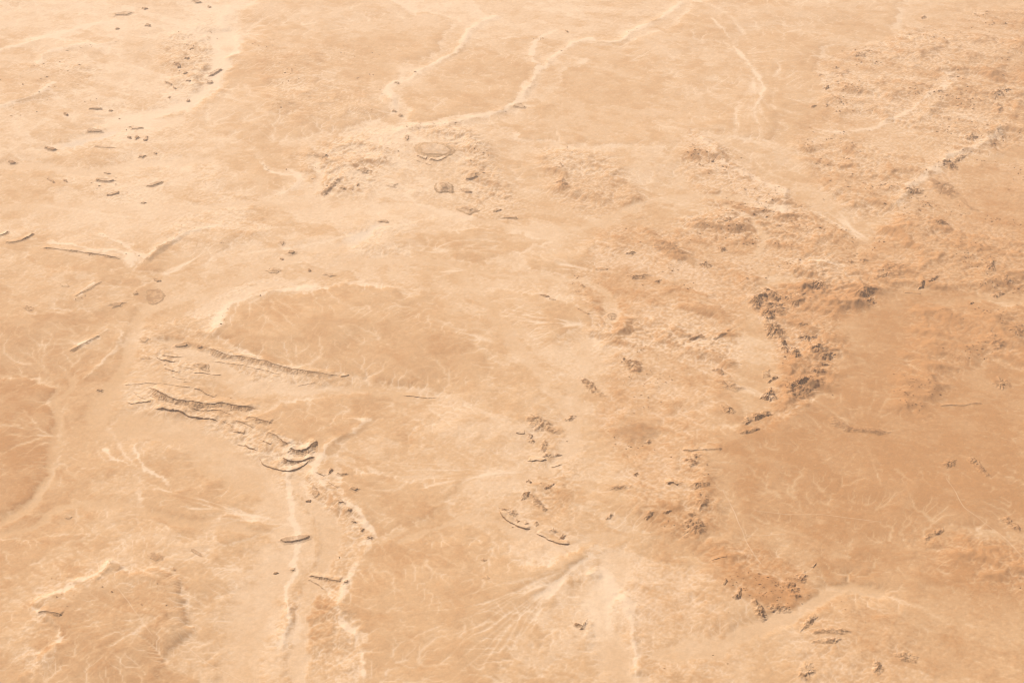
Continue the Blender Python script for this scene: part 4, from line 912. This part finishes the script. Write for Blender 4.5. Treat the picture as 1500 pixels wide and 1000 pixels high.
# --- broken rocky hills -----------------------------------------------------------------------------------------
CRAGS = [
 # name, cat, label, outline, height, dark, rust
 ('dark_crag','rocky hill','darkest crag, black-brown and jagged, at the upper left end of the crag chain',[(1085,440),(1100,438),(1114,432),(1128,438),(1118,450),(1112,460),(1098,452)],110,1.,.05),
 ('dark_crag','rocky hill','dark crag with long right arm, beside the darkest crag at the chain head',[(1116,428),(1126,425),(1140,434),(1152,434),(1160,440),(1146,446),(1132,444),(1122,440)],85,.9,.1),
 ('dark_crag','rocky hill','rusty-brown broken hill filling the hollow right of the darkest crag',[(1112,448),(1130,443),(1150,448),(1155,462),(1138,468),(1122,462)],60,.7,.25),
 ('dark_crag','rocky hill','dark crag standing directly under the darkest crag',[(1114,456),(1126,458),(1136,470),(1122,474),(1114,466)],80,.95,.05),
 ('dark_crag','rocky hill','broad dark crag in the middle of the crag chain',[(1118,476),(1134,474),(1148,488),(1152,498),(1136,498),(1124,500),(1117,488)],80,.8,.05),
 ('dark_crag','rocky hill','narrow dark crag leaning right, below the broad middle crag',[(1141,500),(1149,502),(1156,514),(1150,522),(1142,514)],80,.9,.05),
 ('dark_crag','rocky hill','dark triangular crag at the foot of the crag chain',[(1156,514),(1168,514),(1175,528),(1164,532),(1152,524)],80,.85,.05),
 ('dark_crag','rocky hill','small brown crag right of the triangular crag, pair of humps',[(1180,517),(1198,512),(1208,518),(1196,525),(1184,522)],66,.85,.05),
 ('dark_crag','rocky hill','ribbed brown crag ending the lower row of the crag chain',[(1200,528),(1212,521),(1226,526),(1216,533),(1204,532)],60,.75,.1),
 ('dark_crag','rocky hill','ribbed slope of dark rock inside the bay right of the crag chain',[(1166,500),(1176,490),(1188,495),(1196,490),(1196,500),(1182,504)],58,.7,.1),
 ('small_crag','rocky hill','small speckled crag above the ribbed slope in the bay',[(1166,480),(1178,476),(1184,481),(1172,484)],36,.6,.1),
 ('dark_crag','rocky hill','rounded brown crag alone above the bay, right of the chain head',[(1182,420),(1190,414),(1206,415),(1212,424),(1208,432),(1192,428)],66,.8,.15),
 ('long_crag','rocky hill','low row of brown rocks running right from the chain head',[(1150,444),(1162,434),(1180,436),(1176,450),(1162,455)],50,.65,.2),
 ('long_crag','rocky hill','wide grey-brown ridge end at the top of the brown plain',[(1240,433),(1262,428),(1284,432),(1272,440),(1258,442)],58,.7,.3),
 ('long_crag','rocky hill','faint gullied knob just under the wide grey-brown ridge end',[(1262,444),(1276,440),(1284,448),(1272,452)],40,.5,.3),
 ('long_crag','rocky hill','thin brown rock bar at the mouth of the bay, upper of two',[(1192,535),(1206,537),(1220,540),(1206,541)],40,.8,.1),
 ('long_crag','rocky hill','crumbled brown rock bar at the mouth of the bay, lower of two',[(1186,548),(1204,545),(1206,552),(1192,552)],34,.6,.1),
 ('black_rock','rock outcrop','black twin outcrop alone on the sand under the crag chain',[(1124,563),(1130,558),(1138,556),(1138,560),(1131,563),(1127,566)],46,1.,0),
 ('small_crag','rocky hill','faint brown speckled hill above the black twin outcrop',[(1116,548),(1128,545),(1128,556),(1116,558)],32,.55,.1),
 ('dark_crag','rocky hill','black-tipped crag low on the sand, left of the lower crag group',[(1113,588),(1120,578),(1130,574),(1136,584),(1142,590),(1128,592),(1118,590)],78,.95,.05),
 ('dark_crag','rocky hill','ridged dark crag top of the lower crag group',[(1156,572),(1164,565),(1176,562),(1184,568),(1174,574),(1160,578)],75,.9,.05),
 ('dark_crag','rocky hill','maze-like orange-brown crag in the lower crag group',[(1146,584),(1160,574),(1184,564),(1196,568),(1200,580),(1186,588),(1160,588)],58,.65,.25),
 ('dark_crag','rocky hill','brown crag spur on the border of the brown plain',[(1087,624),(1094,614),(1108,608),(1120,608),(1128,614),(1110,620),(1096,626)],70,.8,.1),
 ('long_crag','rocky hill','low brown spur under the border crag, pointing left',[(1082,640),(1092,634),(1106,630),(1110,636),(1094,642)],46,.6,.15),
 ('long_crag','rocky hill','brown streaked slope left of the border crags',[(1054,598),(1064,598),(1078,606),(1074,612),(1062,610)],46,.6,.15),
 ('long_crag','rocky hill','brown streaked slope above the streaked sand tongue',[(1042,544),(1056,542),(1066,552),(1054,554)],38,.5,.1),
 ('long_crag','rocky hill','long streaked brown slope in the pale sand left of the black-tipped crag',[(1048,562),(1062,562),(1090,572),(1076,578),(1056,572)],36,.5,.2),
 ('small_crag','rocky hill','speckled rust hill on the orange plain above the crag chain, left one',[(1240,386),(1246,383),(1252,386),(1246,389)],36,.8,.2),
 ('small_crag','rocky hill','speckled rust hill on the orange plain above the crag chain, right one',[(1256,384),(1264,381),(1272,385),(1264,388)],36,.85,.2),
 ('rust_hills','rocky hill','rusty broken hills with dark chips on the orange ground',[(1280,400),(1295,390),(1320,388),(1332,400),(1322,412),(1300,412),(1286,416)],48,.75,.5),
 ('rust_hills','rocky hill','black curled crag on the orange ground under the rusty broken hills',[(1276,412),(1288,408),(1302,402),(1296,412),(1284,416)],46,.85,.2),
 ('rust_hills','rocky hill','small dark crag with a point beside the straight dark ledge',[(1343,428),(1348,418),(1354,420),(1352,426)],50,.95,.1),
 ('rust_hills','rocky hill','slim dark crag right of the pointed one on the orange ground',[(1356,418),(1366,412),(1376,410),(1370,416),(1360,420)],50,.9,.15),
 ('far_crag','rocky hill','grey-brown hill on the far orange ground near the right edge',[(1440,396),(1450,388),(1458,396),(1456,404),(1444,402)],50,.7,.3),
 ('far_crag','rocky hill','speckled dark hill near the right edge beside the grey-brown hill',[(1462,414),(1474,410),(1484,420),(1474,426)],50,.75,.3),
 ('far_crag','rocky hill','small speckled hill left under the speckled dark hill near the right edge',[(1450,438),(1462,432),(1472,436),(1460,442)],42,.65,.3),
 ('black_rock','rock outcrop','tiny black rock with a pale ring, alone by the upper edge of the brown plain',[(1417,452),(1421,448),(1426,449),(1422,452)],44,1.,0),
 ('far_crag','rocky hill','dark twin crag in the far right corner of the upper hills, brown part',[(1444,146),(1454,138),(1466,138),(1470,146),(1458,151)],75,.9,.15),
 ('black_rock','rock outcrop','black sliver of rock beside the dark twin crag',[(1466,137),(1474,134),(1480,137),(1473,140)],60,1.,0),
 ('far_crag','rocky hill','reddish crag below the dark twin crag in the upper right',[(1452,160),(1462,156),(1470,166),(1462,174),(1455,168)],60,.65,.4),
 ('far_crag','rocky hill','brown serrated crag on the scarp of the upper right hills',[(1370,244),(1384,237),(1400,243),(1402,252),(1388,252)],75,.85,.1),
 ('far_crag','rocky hill','low dark crag in front of the scarp of the upper right hills',[(1392,238),(1404,232),(1418,230),(1410,238),(1398,242)],56,.7,.1),
 ('far_crag','rocky hill','dark speckled crag on the upper scarp near the right edge',[(1408,206),(1420,202),(1432,206),(1426,212),(1414,210)],60,.8,.1),
 ('far_crag','rocky hill','wide brown hill at the end of the pale scarp, upper right',[(1320,284),(1334,279),(1352,282),(1350,288),(1334,290)],60,.75,.1),
 ('far_crag','rocky hill','chain of brown humps right of the wide brown hill',[(1352,276),(1368,270),(1390,274),(1410,290),(1430,312),(1410,305),(1385,292),(1366,284)],50,.6,.2),
 ('small_crag','rocky hill','small brown crescent hill left of the wide brown hill',[(1282,276),(1290,272),(1298,275),(1290,279)],34,.6,.1),
 ('far_crag','rocky hill','dark speckled crag below the chain of brown humps',[(1358,332),(1368,324),(1384,328),(1390,334),(1374,336)],50,.75,.25),
 ('small_crag','rocky hill','tiny dark crag high in the upper right corner hills',[(1346,30),(1352,26),(1358,29),(1352,32)],46,.7,.1),
 ('small_crag','rocky hill','tiny black chip of rock at the left rim of the upper right hills',[(1194,116),(1199,113.5),(1205,116),(1199,118)],44,.95,0),
 ('small_crag','rocky hill','tiny dark crag right above the black chip at the rim',[(1218,106),(1224,103),(1230,105),(1224,108)],40,.75,0),
 ('small_crag','rocky hill','tiny dark crag under the black chip at the rim',[(1204,135),(1209,132),(1216,134),(1210,138)],40,.85,0),
 ('small_crag','rocky hill','pair of tiny brown crags on the rim, highest along it',[(1244,87),(1256,83),(1268,84),(1266,89),(1252,90)],40,.65,.1),
 ('small_crag','rocky hill','low brown crag at the lower corner of the upper right hills, left one',[(1184,161),(1190,158),(1197,160),(1190,163)],38,.7,.1),
 ('small_crag','rocky hill','low brown crag at the lower corner of the upper right hills, right one',[(1203,160),(1209,157),(1215,159),(1210,162)],36,.6,.1),
 ('rust_patch','rocky hill','low brown swelling with a red tint beside the tiny crags of the rim',[(1222,112),(1238,106),(1246,112),(1236,120),(1224,118)],26,.45,.4),
 ('rocky_mesa','rocky hill','upper rocky mesa of the centre, brown wrinkled top and black-dotted rim',[(772,618),(776,610),(790,611),(808,620),(820,632),(812,636),(794,632),(784,634),(778,628)],44,.75,.05),
 ('rocky_mesa','rocky hill','black-dotted broken edge at the left of the upper rocky mesa',[(772,636),(780,638),(784,646),(780,650),(772,646)],40,.9,0),
 ('rocky_mesa','rocky hill','brown hump in the middle of the upper rocky mesa',[(790,650),(798,645),(804,652),(798,662),(790,660)],30,.6,.05),
 ('rocky_mesa','rocky hill','brown fluted bank above the black jagged ledge',[(790,672),(800,666),(816,664),(822,668),(808,672)],38,.7,.1),
 ('small_crag','rocky hill','small black pyramid between the upper and lower rocky mesas',[(770,706),(774,702),(780,707),(775,709)],36,.95,0),
 ('small_crag','rocky hill','brown fan of rock right of the small black pyramid',[(796,716),(804,710),(814,708),(806,716),(800,718)],30,.75,.1),
 ('rocky_mesa','rocky hill','brown crumbly knob on the far rim of the lower rocky mesa, left',[(760,732),(766,722),(776,720),(778,728),(768,732)],38,.7,0),
 ('rocky_mesa','rocky hill','brown spur running down right on the lower rocky mesa',[(776,722),(786,726),(800,744),(794,748),(782,738)],36,.65,0),
 ('rocky_mesa','rocky hill','wide wrinkled knob at the left tip of the lower rocky mesa',[(731,746),(738,743),(752,745),(760,752),(752,758),(740,758)],36,.65,0),
 ('small_crag','rocky hill','dark round knob above the bow ledge, left of the pair',[(751,764),(757,760),(763,764),(758,769)],34,.95,0),
 ('small_crag','rocky hill','dark round knob above the bow ledge, right of the pair',[(764,767),(770,763),(776,767),(770,771)],30,.85,0),
 ('small_crag','rocky hill','brown knob right of the two dark knobs above the bow ledge',[(781,768),(786,763),(790,768),(785,772)],26,.7,0),
 ('small_crag','rocky hill','pale brown hump near the lower right of the rocky mesa',[(802,778),(810,772),(818,780),(810,784)],24,.5,0),
 ('small_crag','rocky hill','dark hump next to the right half of the bow ledge',[(818,790),(824,783),(830,784),(826,790)],28,.8,0),
 ('knob_hill','rocky hill','cluster of dark brown knobs forming a round speckled hill, centre right',[(910,532),(920,526),(936,530),(944,540),(936,548),(922,546),(912,540)],40,.9,.1),
 ('black_rock','rock outcrop','single black dot of rock on the upper rim of the speckled knob hill',[(911,528),(913.5,526),(916,528),(913.5,530)],36,1.,0),
 ('whaleback','rocky hill','tilted oval hill with dark parallel strata on the sand, centre right',[(848,556),(856,554),(868,560),(880,572),(886,580),(874,580),(862,572)],40,.8,0),
 ('small_crag','rocky hill','dark broken crag at the head of the sand channel, left of the brown flat mesa',[(826,614),(836,608),(845,610),(840,616),(830,618)],34,.8,.05),
 ('small_crag','rocky hill','small brown crag under the brown flat mesa',[(943,650),(950,645),(957,648),(950,653)],28,.7,.1),
 ('cap_hill','rocky hill','brown hill with a dark crest and smooth front above the twin crags',[(950,364),(966,356),(984,358),(1010,368),(1010,382),(990,384),(972,374)],46,.5,.2),
 ('small_crag','rocky hill','dark speckled crag under the smooth bench of the crested hill, left',[(918,405),(930,402),(942,402),(952,404),(944,410),(928,411)],40,.75,0),
 ('small_crag','rocky hill','small dark crag under the smooth bench of the crested hill, right',[(958,415),(964,411),(970,411),(966,418)],38,.85,0),
 ('small_crag','rocky hill','brown speckled crag at the left of the crested hill',[(914,374),(924,369),(932,372),(926,377)],36,.65,0),
 ('small_crag','rocky hill','low row of dark chips on the sand left of the speckled crags',[(872,395),(880,392),(894,393),(890,397),(878,398)],32,.85,0),
 ('small_crag','rocky hill','tiny dark crag in the sand near the nail-shaped ledge, above it',[(848,419),(853,416),(858,421),(853,423)],28,.8,.1),
 ('small_crag','rocky hill','round brown smudge of a hill below the nail-shaped ledge',[(886,464),(896,458),(904,462),(902,470),(892,471)],30,.65,0),
 ('small_crag','rocky hill','dark brown wing-shaped crag left of the orange hills',[(1020,388),(1034,386),(1044,392),(1034,397),(1024,393)],44,.8,.05),
 ('small_crag','rocky hill','dark crag with streaked foot behind the wing-shaped crag',[(1048,366),(1060,364),(1066,370),(1056,372)],40,.75,.05),
 ('small_crag','rocky hill','brown spined crag on the pale slope left of the crag chain',[(1002,502),(1014,497),(1026,492),(1030,498),(1016,502)],34,.75,.1),
 ('small_crag','rocky hill','brown split ridge right of the spined crag',[(1044,500),(1058,490),(1072,485),(1066,494),(1052,501)],34,.5,.15),
 ('small_crag','rocky hill','small dark crag above left of the darkest crag',[(1090,412),(1094,410.5),(1098,413),(1094,415)],34,.85,.1),
 ('edge_crag','rocky hill','dark crag cluster high on the left border of the brown plain',[(1002,676),(1014,668),(1026,672),(1024,684),(1012,690),(1004,684)],40,.8,.1),
 ('edge_crag','rocky hill','dark flat crag on the left border of the brown plain, upper',[(1008,718),(1020,712),(1038,712),(1038,718),(1020,722)],36,.8,.1),
 ('edge_crag','rocky hill','ribbed crags with claw-like spurs on the left border of the brown plain',[(1018,730),(1028,726),(1038,734),(1038,746),(1026,752),(1018,742)],40,.7,.15),
 ('edge_crag','rocky hill','largest claw-spurred crag on the left border of the brown plain',[(998,772),(1006,764),(1022,764),(1036,772),(1034,784),(1016,786),(1002,790)],56,.95,.05),
 ('edge_crag','rocky hill','small brown crag between the claw-spurred crags',[(1006,756),(1014,752),(1020,758),(1012,762)],36,.9,.05),
 ('edge_crag','rocky hill','small dark crag amid the pale hills above the angular black ledge',[(926,698),(932,693),(936,697),(932,701)],34,.85,.1),
 ('edge_crag','rocky hill','brown crest hill amid the pale hills under the angular black ledge',[(944,760),(950,753),(960,753),(954,760),(948,764)],36,.75,.1),
 ('edge_crag','rocky hill','small brown crag right of the brown crest hill',[(970,754),(978,750),(984,752),(976,757)],28,.55,.1),
 ('edge_crag','rocky hill','long low brown bank on the pale hills at the left of the crags',[(892,716),(904,711),(926,713),(924,718),(900,722)],26,.55,.1),
 ('edge_crag','rocky hill','speckled brown hill on the sand right of the lower rocky mesa',[(884,758),(892,752),(900,756),(896,762),(888,762)],26,.6,0),
 ('brown_crag','rocky hill','dark plum-brown crag, biggest dark spot under the brown plain',[(1100,884),(1108,880),(1118,892),(1124,904),(1116,910),(1104,900)],58,1.,0),
 ('brown_crag','rocky hill','soft brown crag left of the plum-brown one',[(1074,876),(1082,864),(1087,868),(1084,878),(1078,880)],44,.75,0),
 ('brown_crag','rocky hill','small brown crag at the left start of the orange hills',[(1058,858),(1062,849),(1066,855),(1062,860)],34,.8,0),
 ('orange_hill','rocky hill','orange hill with dark slanting gullies under the brown plain',[(1146,856),(1158,852),(1170,862),(1174,874),(1164,880),(1152,868)],54,.6,.5),
 ('orange_hill','rocky hill','rust-coloured hill with branching dark lines above the slanting gullies',[(1160,846),(1176,838),(1184,846),(1178,856),(1164,852)],36,.4,.8),
 ('orange_hill','rocky hill','low orange hill with brown foot behind the plum-brown crag',[(1122,888),(1140,884),(1156,890),(1160,898),(1134,898)],40,.55,.4),
 ('small_crag','rocky hill','tiny dark zigzag crag at the top right of the orange hills',[(1187,832),(1192,829),(1196,828),(1192,834)],28,.9,0),
 ('brown_crag','rocky hill','brown gullied hill at the bottom, between the two sand channels',[(1172,922),(1180,908),(1192,900),(1196,908),(1186,918),(1176,926)],44,.6,0),
 ('brown_crag','rocky hill','low gullied ridge at the bottom, upper of two near the centre right',[(1188,930),(1200,924),(1230,924),(1248,930),(1228,934),(1200,932)],34,.5,0),
 ('brown_crag','rocky hill','low gullied ridge at the bottom, lower of two near the centre right',[(1184,942),(1200,936),(1230,938),(1222,946),(1196,944)],34,.55,0),
 ('brown_crag','rocky hill','brown gullied hill touching the bottom edge',[(1166,990),(1176,972),(1190,972),(1194,986),(1182,1000)],40,.6,0),
 ('brown_crag','rocky hill','brown gullied hill near the bottom, right of the one touching the edge',[(1276,984),(1280,968),(1290,972),(1296,982),(1286,992)],40,.6,0),
 ('brown_crag','rocky hill','slanting brown ridge near the bottom right',[(1308,962),(1324,956),(1346,964),(1338,974),(1320,970)],34,.5,0),
 ('star_hill','rocky hill','small star-shaped hill alone on the brown plain at the far right',[(1378,684),(1388,676),(1400,680),(1398,688),(1386,690)],40,.6,.3),
 ('star_hill','rocky hill','long gullied hill right of the star-shaped hill on the brown plain',[(1416,678),(1430,678),(1444,694),(1450,702),(1438,700),(1424,688)],42,.5,.3),
 ('star_hill','rocky hill','curved gullied hill beside the track at the right edge',[(1462,766),(1476,762),(1492,776),(1490,784),(1474,774)],40,.6,.3),
 ('star_hill','rocky hill','herringbone ridge of brown rock above the long shallow gullies',[(1352,790),(1364,782),(1378,778),(1380,784),(1366,792),(1356,800)],30,.5,.3),
 ('star_hill','rocky hill','brown feathered hill on the right of the upper brown plain, left lobe',[(1440,505),(1448,494),(1462,500),(1472,514),(1456,520),(1444,514)],46,.5,.3),
 ('star_hill','rocky hill','brown feathered hill on the right of the upper brown plain, right lobe',[(1476,492),(1484,480),(1500,486),(1500,500),(1486,500)],46,.5,.3),
 ('star_hill','rocky hill','pale ribbed hill with brown rim at the right edge, mid height',[(1448,566),(1460,556),(1476,562),(1484,572),(1464,576)],40,.45,.3),
 ('star_hill','rocky hill','row of brown teeth-like spurs along the top of the brown plain',[(1212,622),(1228,618),(1250,628),(1280,630),(1300,636),(1276,640),(1244,636),(1224,630)],34,.5,.25),
 ('forked_hill','rocky hill','forked brown crag shaped like a Y on white sand near the bottom',[(833,905),(842,910),(850,912),(858,904),(860,912),(856,922),(848,920),(840,916)],36,.85,0),
 ('small_crag','rocky hill','small brown knob on the smooth bottom plain, lower of two',[(706,848),(712,844),(719,849),(712,852)],16,.4,0),
 ('small_crag','rocky hill','small brown knob on the smooth bottom plain, upper of two',[(702,821),(708,817),(714,822),(708,825)],16,.4,0),
 ('small_crag','rocky hill','tiny brown hill chain right of the middle of the upper plain, first',[(812,250),(820,242),(826,248),(818,254)],26,.5,.05),
 ('small_crag','rocky hill','brown branching hills below the pale plain, centre top',[(814,270),(824,264),(834,272),(826,280)],30,.6,.05),
 ('hook_scarp','rocky hill','brown crumbled hill at the lower end of the hooked scarp',[(470,284),(478,276),(490,268),(500,268),(488,280),(478,288)],44,.65,0),
 ('hook_scarp','rocky hill','small dark hill at the tip of the hooked scarp',[(470,286),(476,282),(482,285),(477,288)],40,.85,0),
 ('small_crag','rocky hill','low brown hillocks on the left sand flat below the slanting ridge',[(32,454),(42,450),(52,456),(44,461)],24,.55,0),
]
for i, (nm, ca, lb, ol, ht, dk, ru) in enumerate(CRAGS):
    o = np.array(ol, float); c = o.mean(0)
    big = np.ptp(o[:, 0]) > 30
    crag(nm, ca, lb, c[0], c[1], [tuple(c + (p - c) * 1.35) for p in o], ht, dark=dk, seed=400 + i, rust=ru)

# --- vehicle tracks: thin strips of crushed pale sand laid on the ground --------------------------------------------
TRACKS = [
 ('pale straight dirt track running down across the brown plain from its left corner', [(1058,722),(1064,732),(1072,748),(1080,766),(1088,784),(1095,800),(1103,814),(1115,828)], 16),
 ('pale dirt track branching right from the straight track', [(1090,790),(1102,787),(1116,788),(1132,786),(1150,785)], 13),
 ('winding pale track at the right of the brown plain, with a small loop beside it', [(1385,706),(1398,724),(1404,740),(1412,750),(1424,758),(1440,770),(1461,784),(1480,800),(1500,824),(1520,838)], 14),
 ('straight pale track crossing the terrace at the lower left', [(165,855),(180,876),(195,896),(210,917),(224,936)], 12),
 ('faint pale track continuing over the sand flat at the lower left', [(262,930),(280,954),(304,972),(330,984),(370,1006)], 14),
 ('thin dark-plain track running level across the middle of the brown plain', [(1105,752),(1130,755),(1165,758),(1200,756),(1240,762),(1290,768)], 11),
]
for lb, pts, wd in TRACKS:
    P = smooth_line(wpts(pts), 3)
    L = np.concatenate([[0], np.cumsum(np.hypot(*(P[1:] - P[:-1]).T))]); s = np.arange(0, L[-1], 18.0)
    cx = np.interp(s, L, P[:, 0]) + 5 * vn(s / 150, s * 0, 3); cy = np.interp(s, L, P[:, 1]) + 5 * vn(s / 130, s * 0, 8)
    tx, ty = np.gradient(cx), np.gradient(cy); ln = np.hypot(tx, ty); nx, ny = -ty / ln, tx / ln
    off = np.array([-.5, -.25, 0, .25, .5]) * wd
    X = cx[:, None] + nx[:, None] * off; Y = cy[:, None] + ny[:, None] * off
    Z = ground_z(X, Y) + np.array([.1, .9, 1.1, .9, .1])
    g = sample(COLG, X, Y)
    k = np.array([.0, .35, .5, .35, .0])[None, :, None] * (1 + .4 * vn(s / 90, s * 0, 5))[:, None, None]
    C = lerp(g, PALE, np.clip(k, 0, 1))
    n, m = X.shape; ix = np.arange(n * m).reshape(n, m)
    q = np.stack([ix[:-1, :-1], ix[:-1, 1:], ix[1:, 1:], ix[1:, :-1]], -1).reshape(-1, 4)
    Vt = np.stack([X, Y, Z], -1).reshape(-1, 3); e = Vt[q[:, 1]] - Vt[q[:, 0]]; f2 = Vt[q[:, 3]] - Vt[q[:, 0]]
    if (e[:, 0] * f2[:, 1] - e[:, 1] * f2[:, 0]).mean() < 0: q = q[:, ::-1]
    link('dirt_track', new_mesh('dirt_track', Vt, q, C.reshape(-1, 3), M_SAND), kind='structure')
# --- loose outcrops too small and too many to count, strewn over the hill country ---------------------------------------
rg = np.random.RandomState(77); vs_, qs_, cs_ = [], [], []; nv = 0
dens = np.maximum(np.clip(rough / 38, 0, 1) * sst(.0, .35, fbm(GX, GY, 700, 4, 401)), .8 * scarp_m * sst(.05, .4, fbm(GX, GY, 500, 4, 405))) * sst(.2, .7, np.maximum(rid, .5 * scarp_m) + .3 * pn2) * (1 - flat) * (DXc * DYc) * (1 + 5 * red)
cdf = np.cumsum(dens.ravel()); pick = np.searchsorted(cdf, rg.rand(4500) * cdf[-1])
for p_ in pick:
    cx, cy = GX.ravel()[p_], GY.ravel()[p_]; mp = math.hypot(CAM_H, cy) * .00048
    w = mp * rg.uniform(.6, 1.0) * (.95 if rg.rand() < .72 else 2.4); l = w * rg.uniform(1.0, 2.8); a_ = R(rg.normal(-25, 25)); hh = w * rg.uniform(.25, .6)
    n_ = 7; an = np.arange(n_) / n_ * 2 * math.pi; ca_, sa_ = math.cos(a_), math.sin(a_)
    out = []
    for sc_, z_ in ((1.0, -.06), (.62, .55), (.2, 1.0)):
        rr = sc_ * rg.uniform(.75, 1.2, n_); ux = np.cos(an) * l * .5 * rr; uy = np.sin(an) * w * .5 * rr + w * .12 * (1 - sc_)
        out.append(np.stack([cx + ux * ca_ - uy * sa_, cy + ux * sa_ + uy * ca_, np.full(n_, z_ * hh)], 1))
    v = np.concatenate(out); vs_.append(v)
    for r_ in range(2):
        for i in range(n_): j = (i + 1) % n_; qs_.append((nv + r_ * n_ + i, nv + r_ * n_ + j, nv + (r_ + 1) * n_ + j, nv + (r_ + 1) * n_ + i))
    qs_ += [(nv + 14, nv + 15, nv + 16, nv + 17), (nv + 14, nv + 17, nv + 18, nv + 20), (nv + 18, nv + 19, nv + 20, nv + 17)][:2]
    cs_.append(np.full(21, rg.uniform(.2, .7))); nv += 21
v = np.concatenate(vs_); g = sample(COLG, v[:, 0], v[:, 1]); k = np.concatenate(cs_); k[v[:, 2] < 0] *= .2
v[:, 2] += ground_z(v[:, 0], v[:, 1]); red_ = np.clip(sample(red, v[:, 0], v[:, 1]), 0, 1)[:, None]
c = lerp(g, lerp(ROCK, RUST * .6, red_ * .6), k[:, None])
link('scattered_rocks', new_mesh('scattered_rocks', v, np.array(qs_), c, M_ROCK), kind='stuff', label='small dark outcrops strewn over the gullied hills')
print('done', round(time.time() - T0, 1))
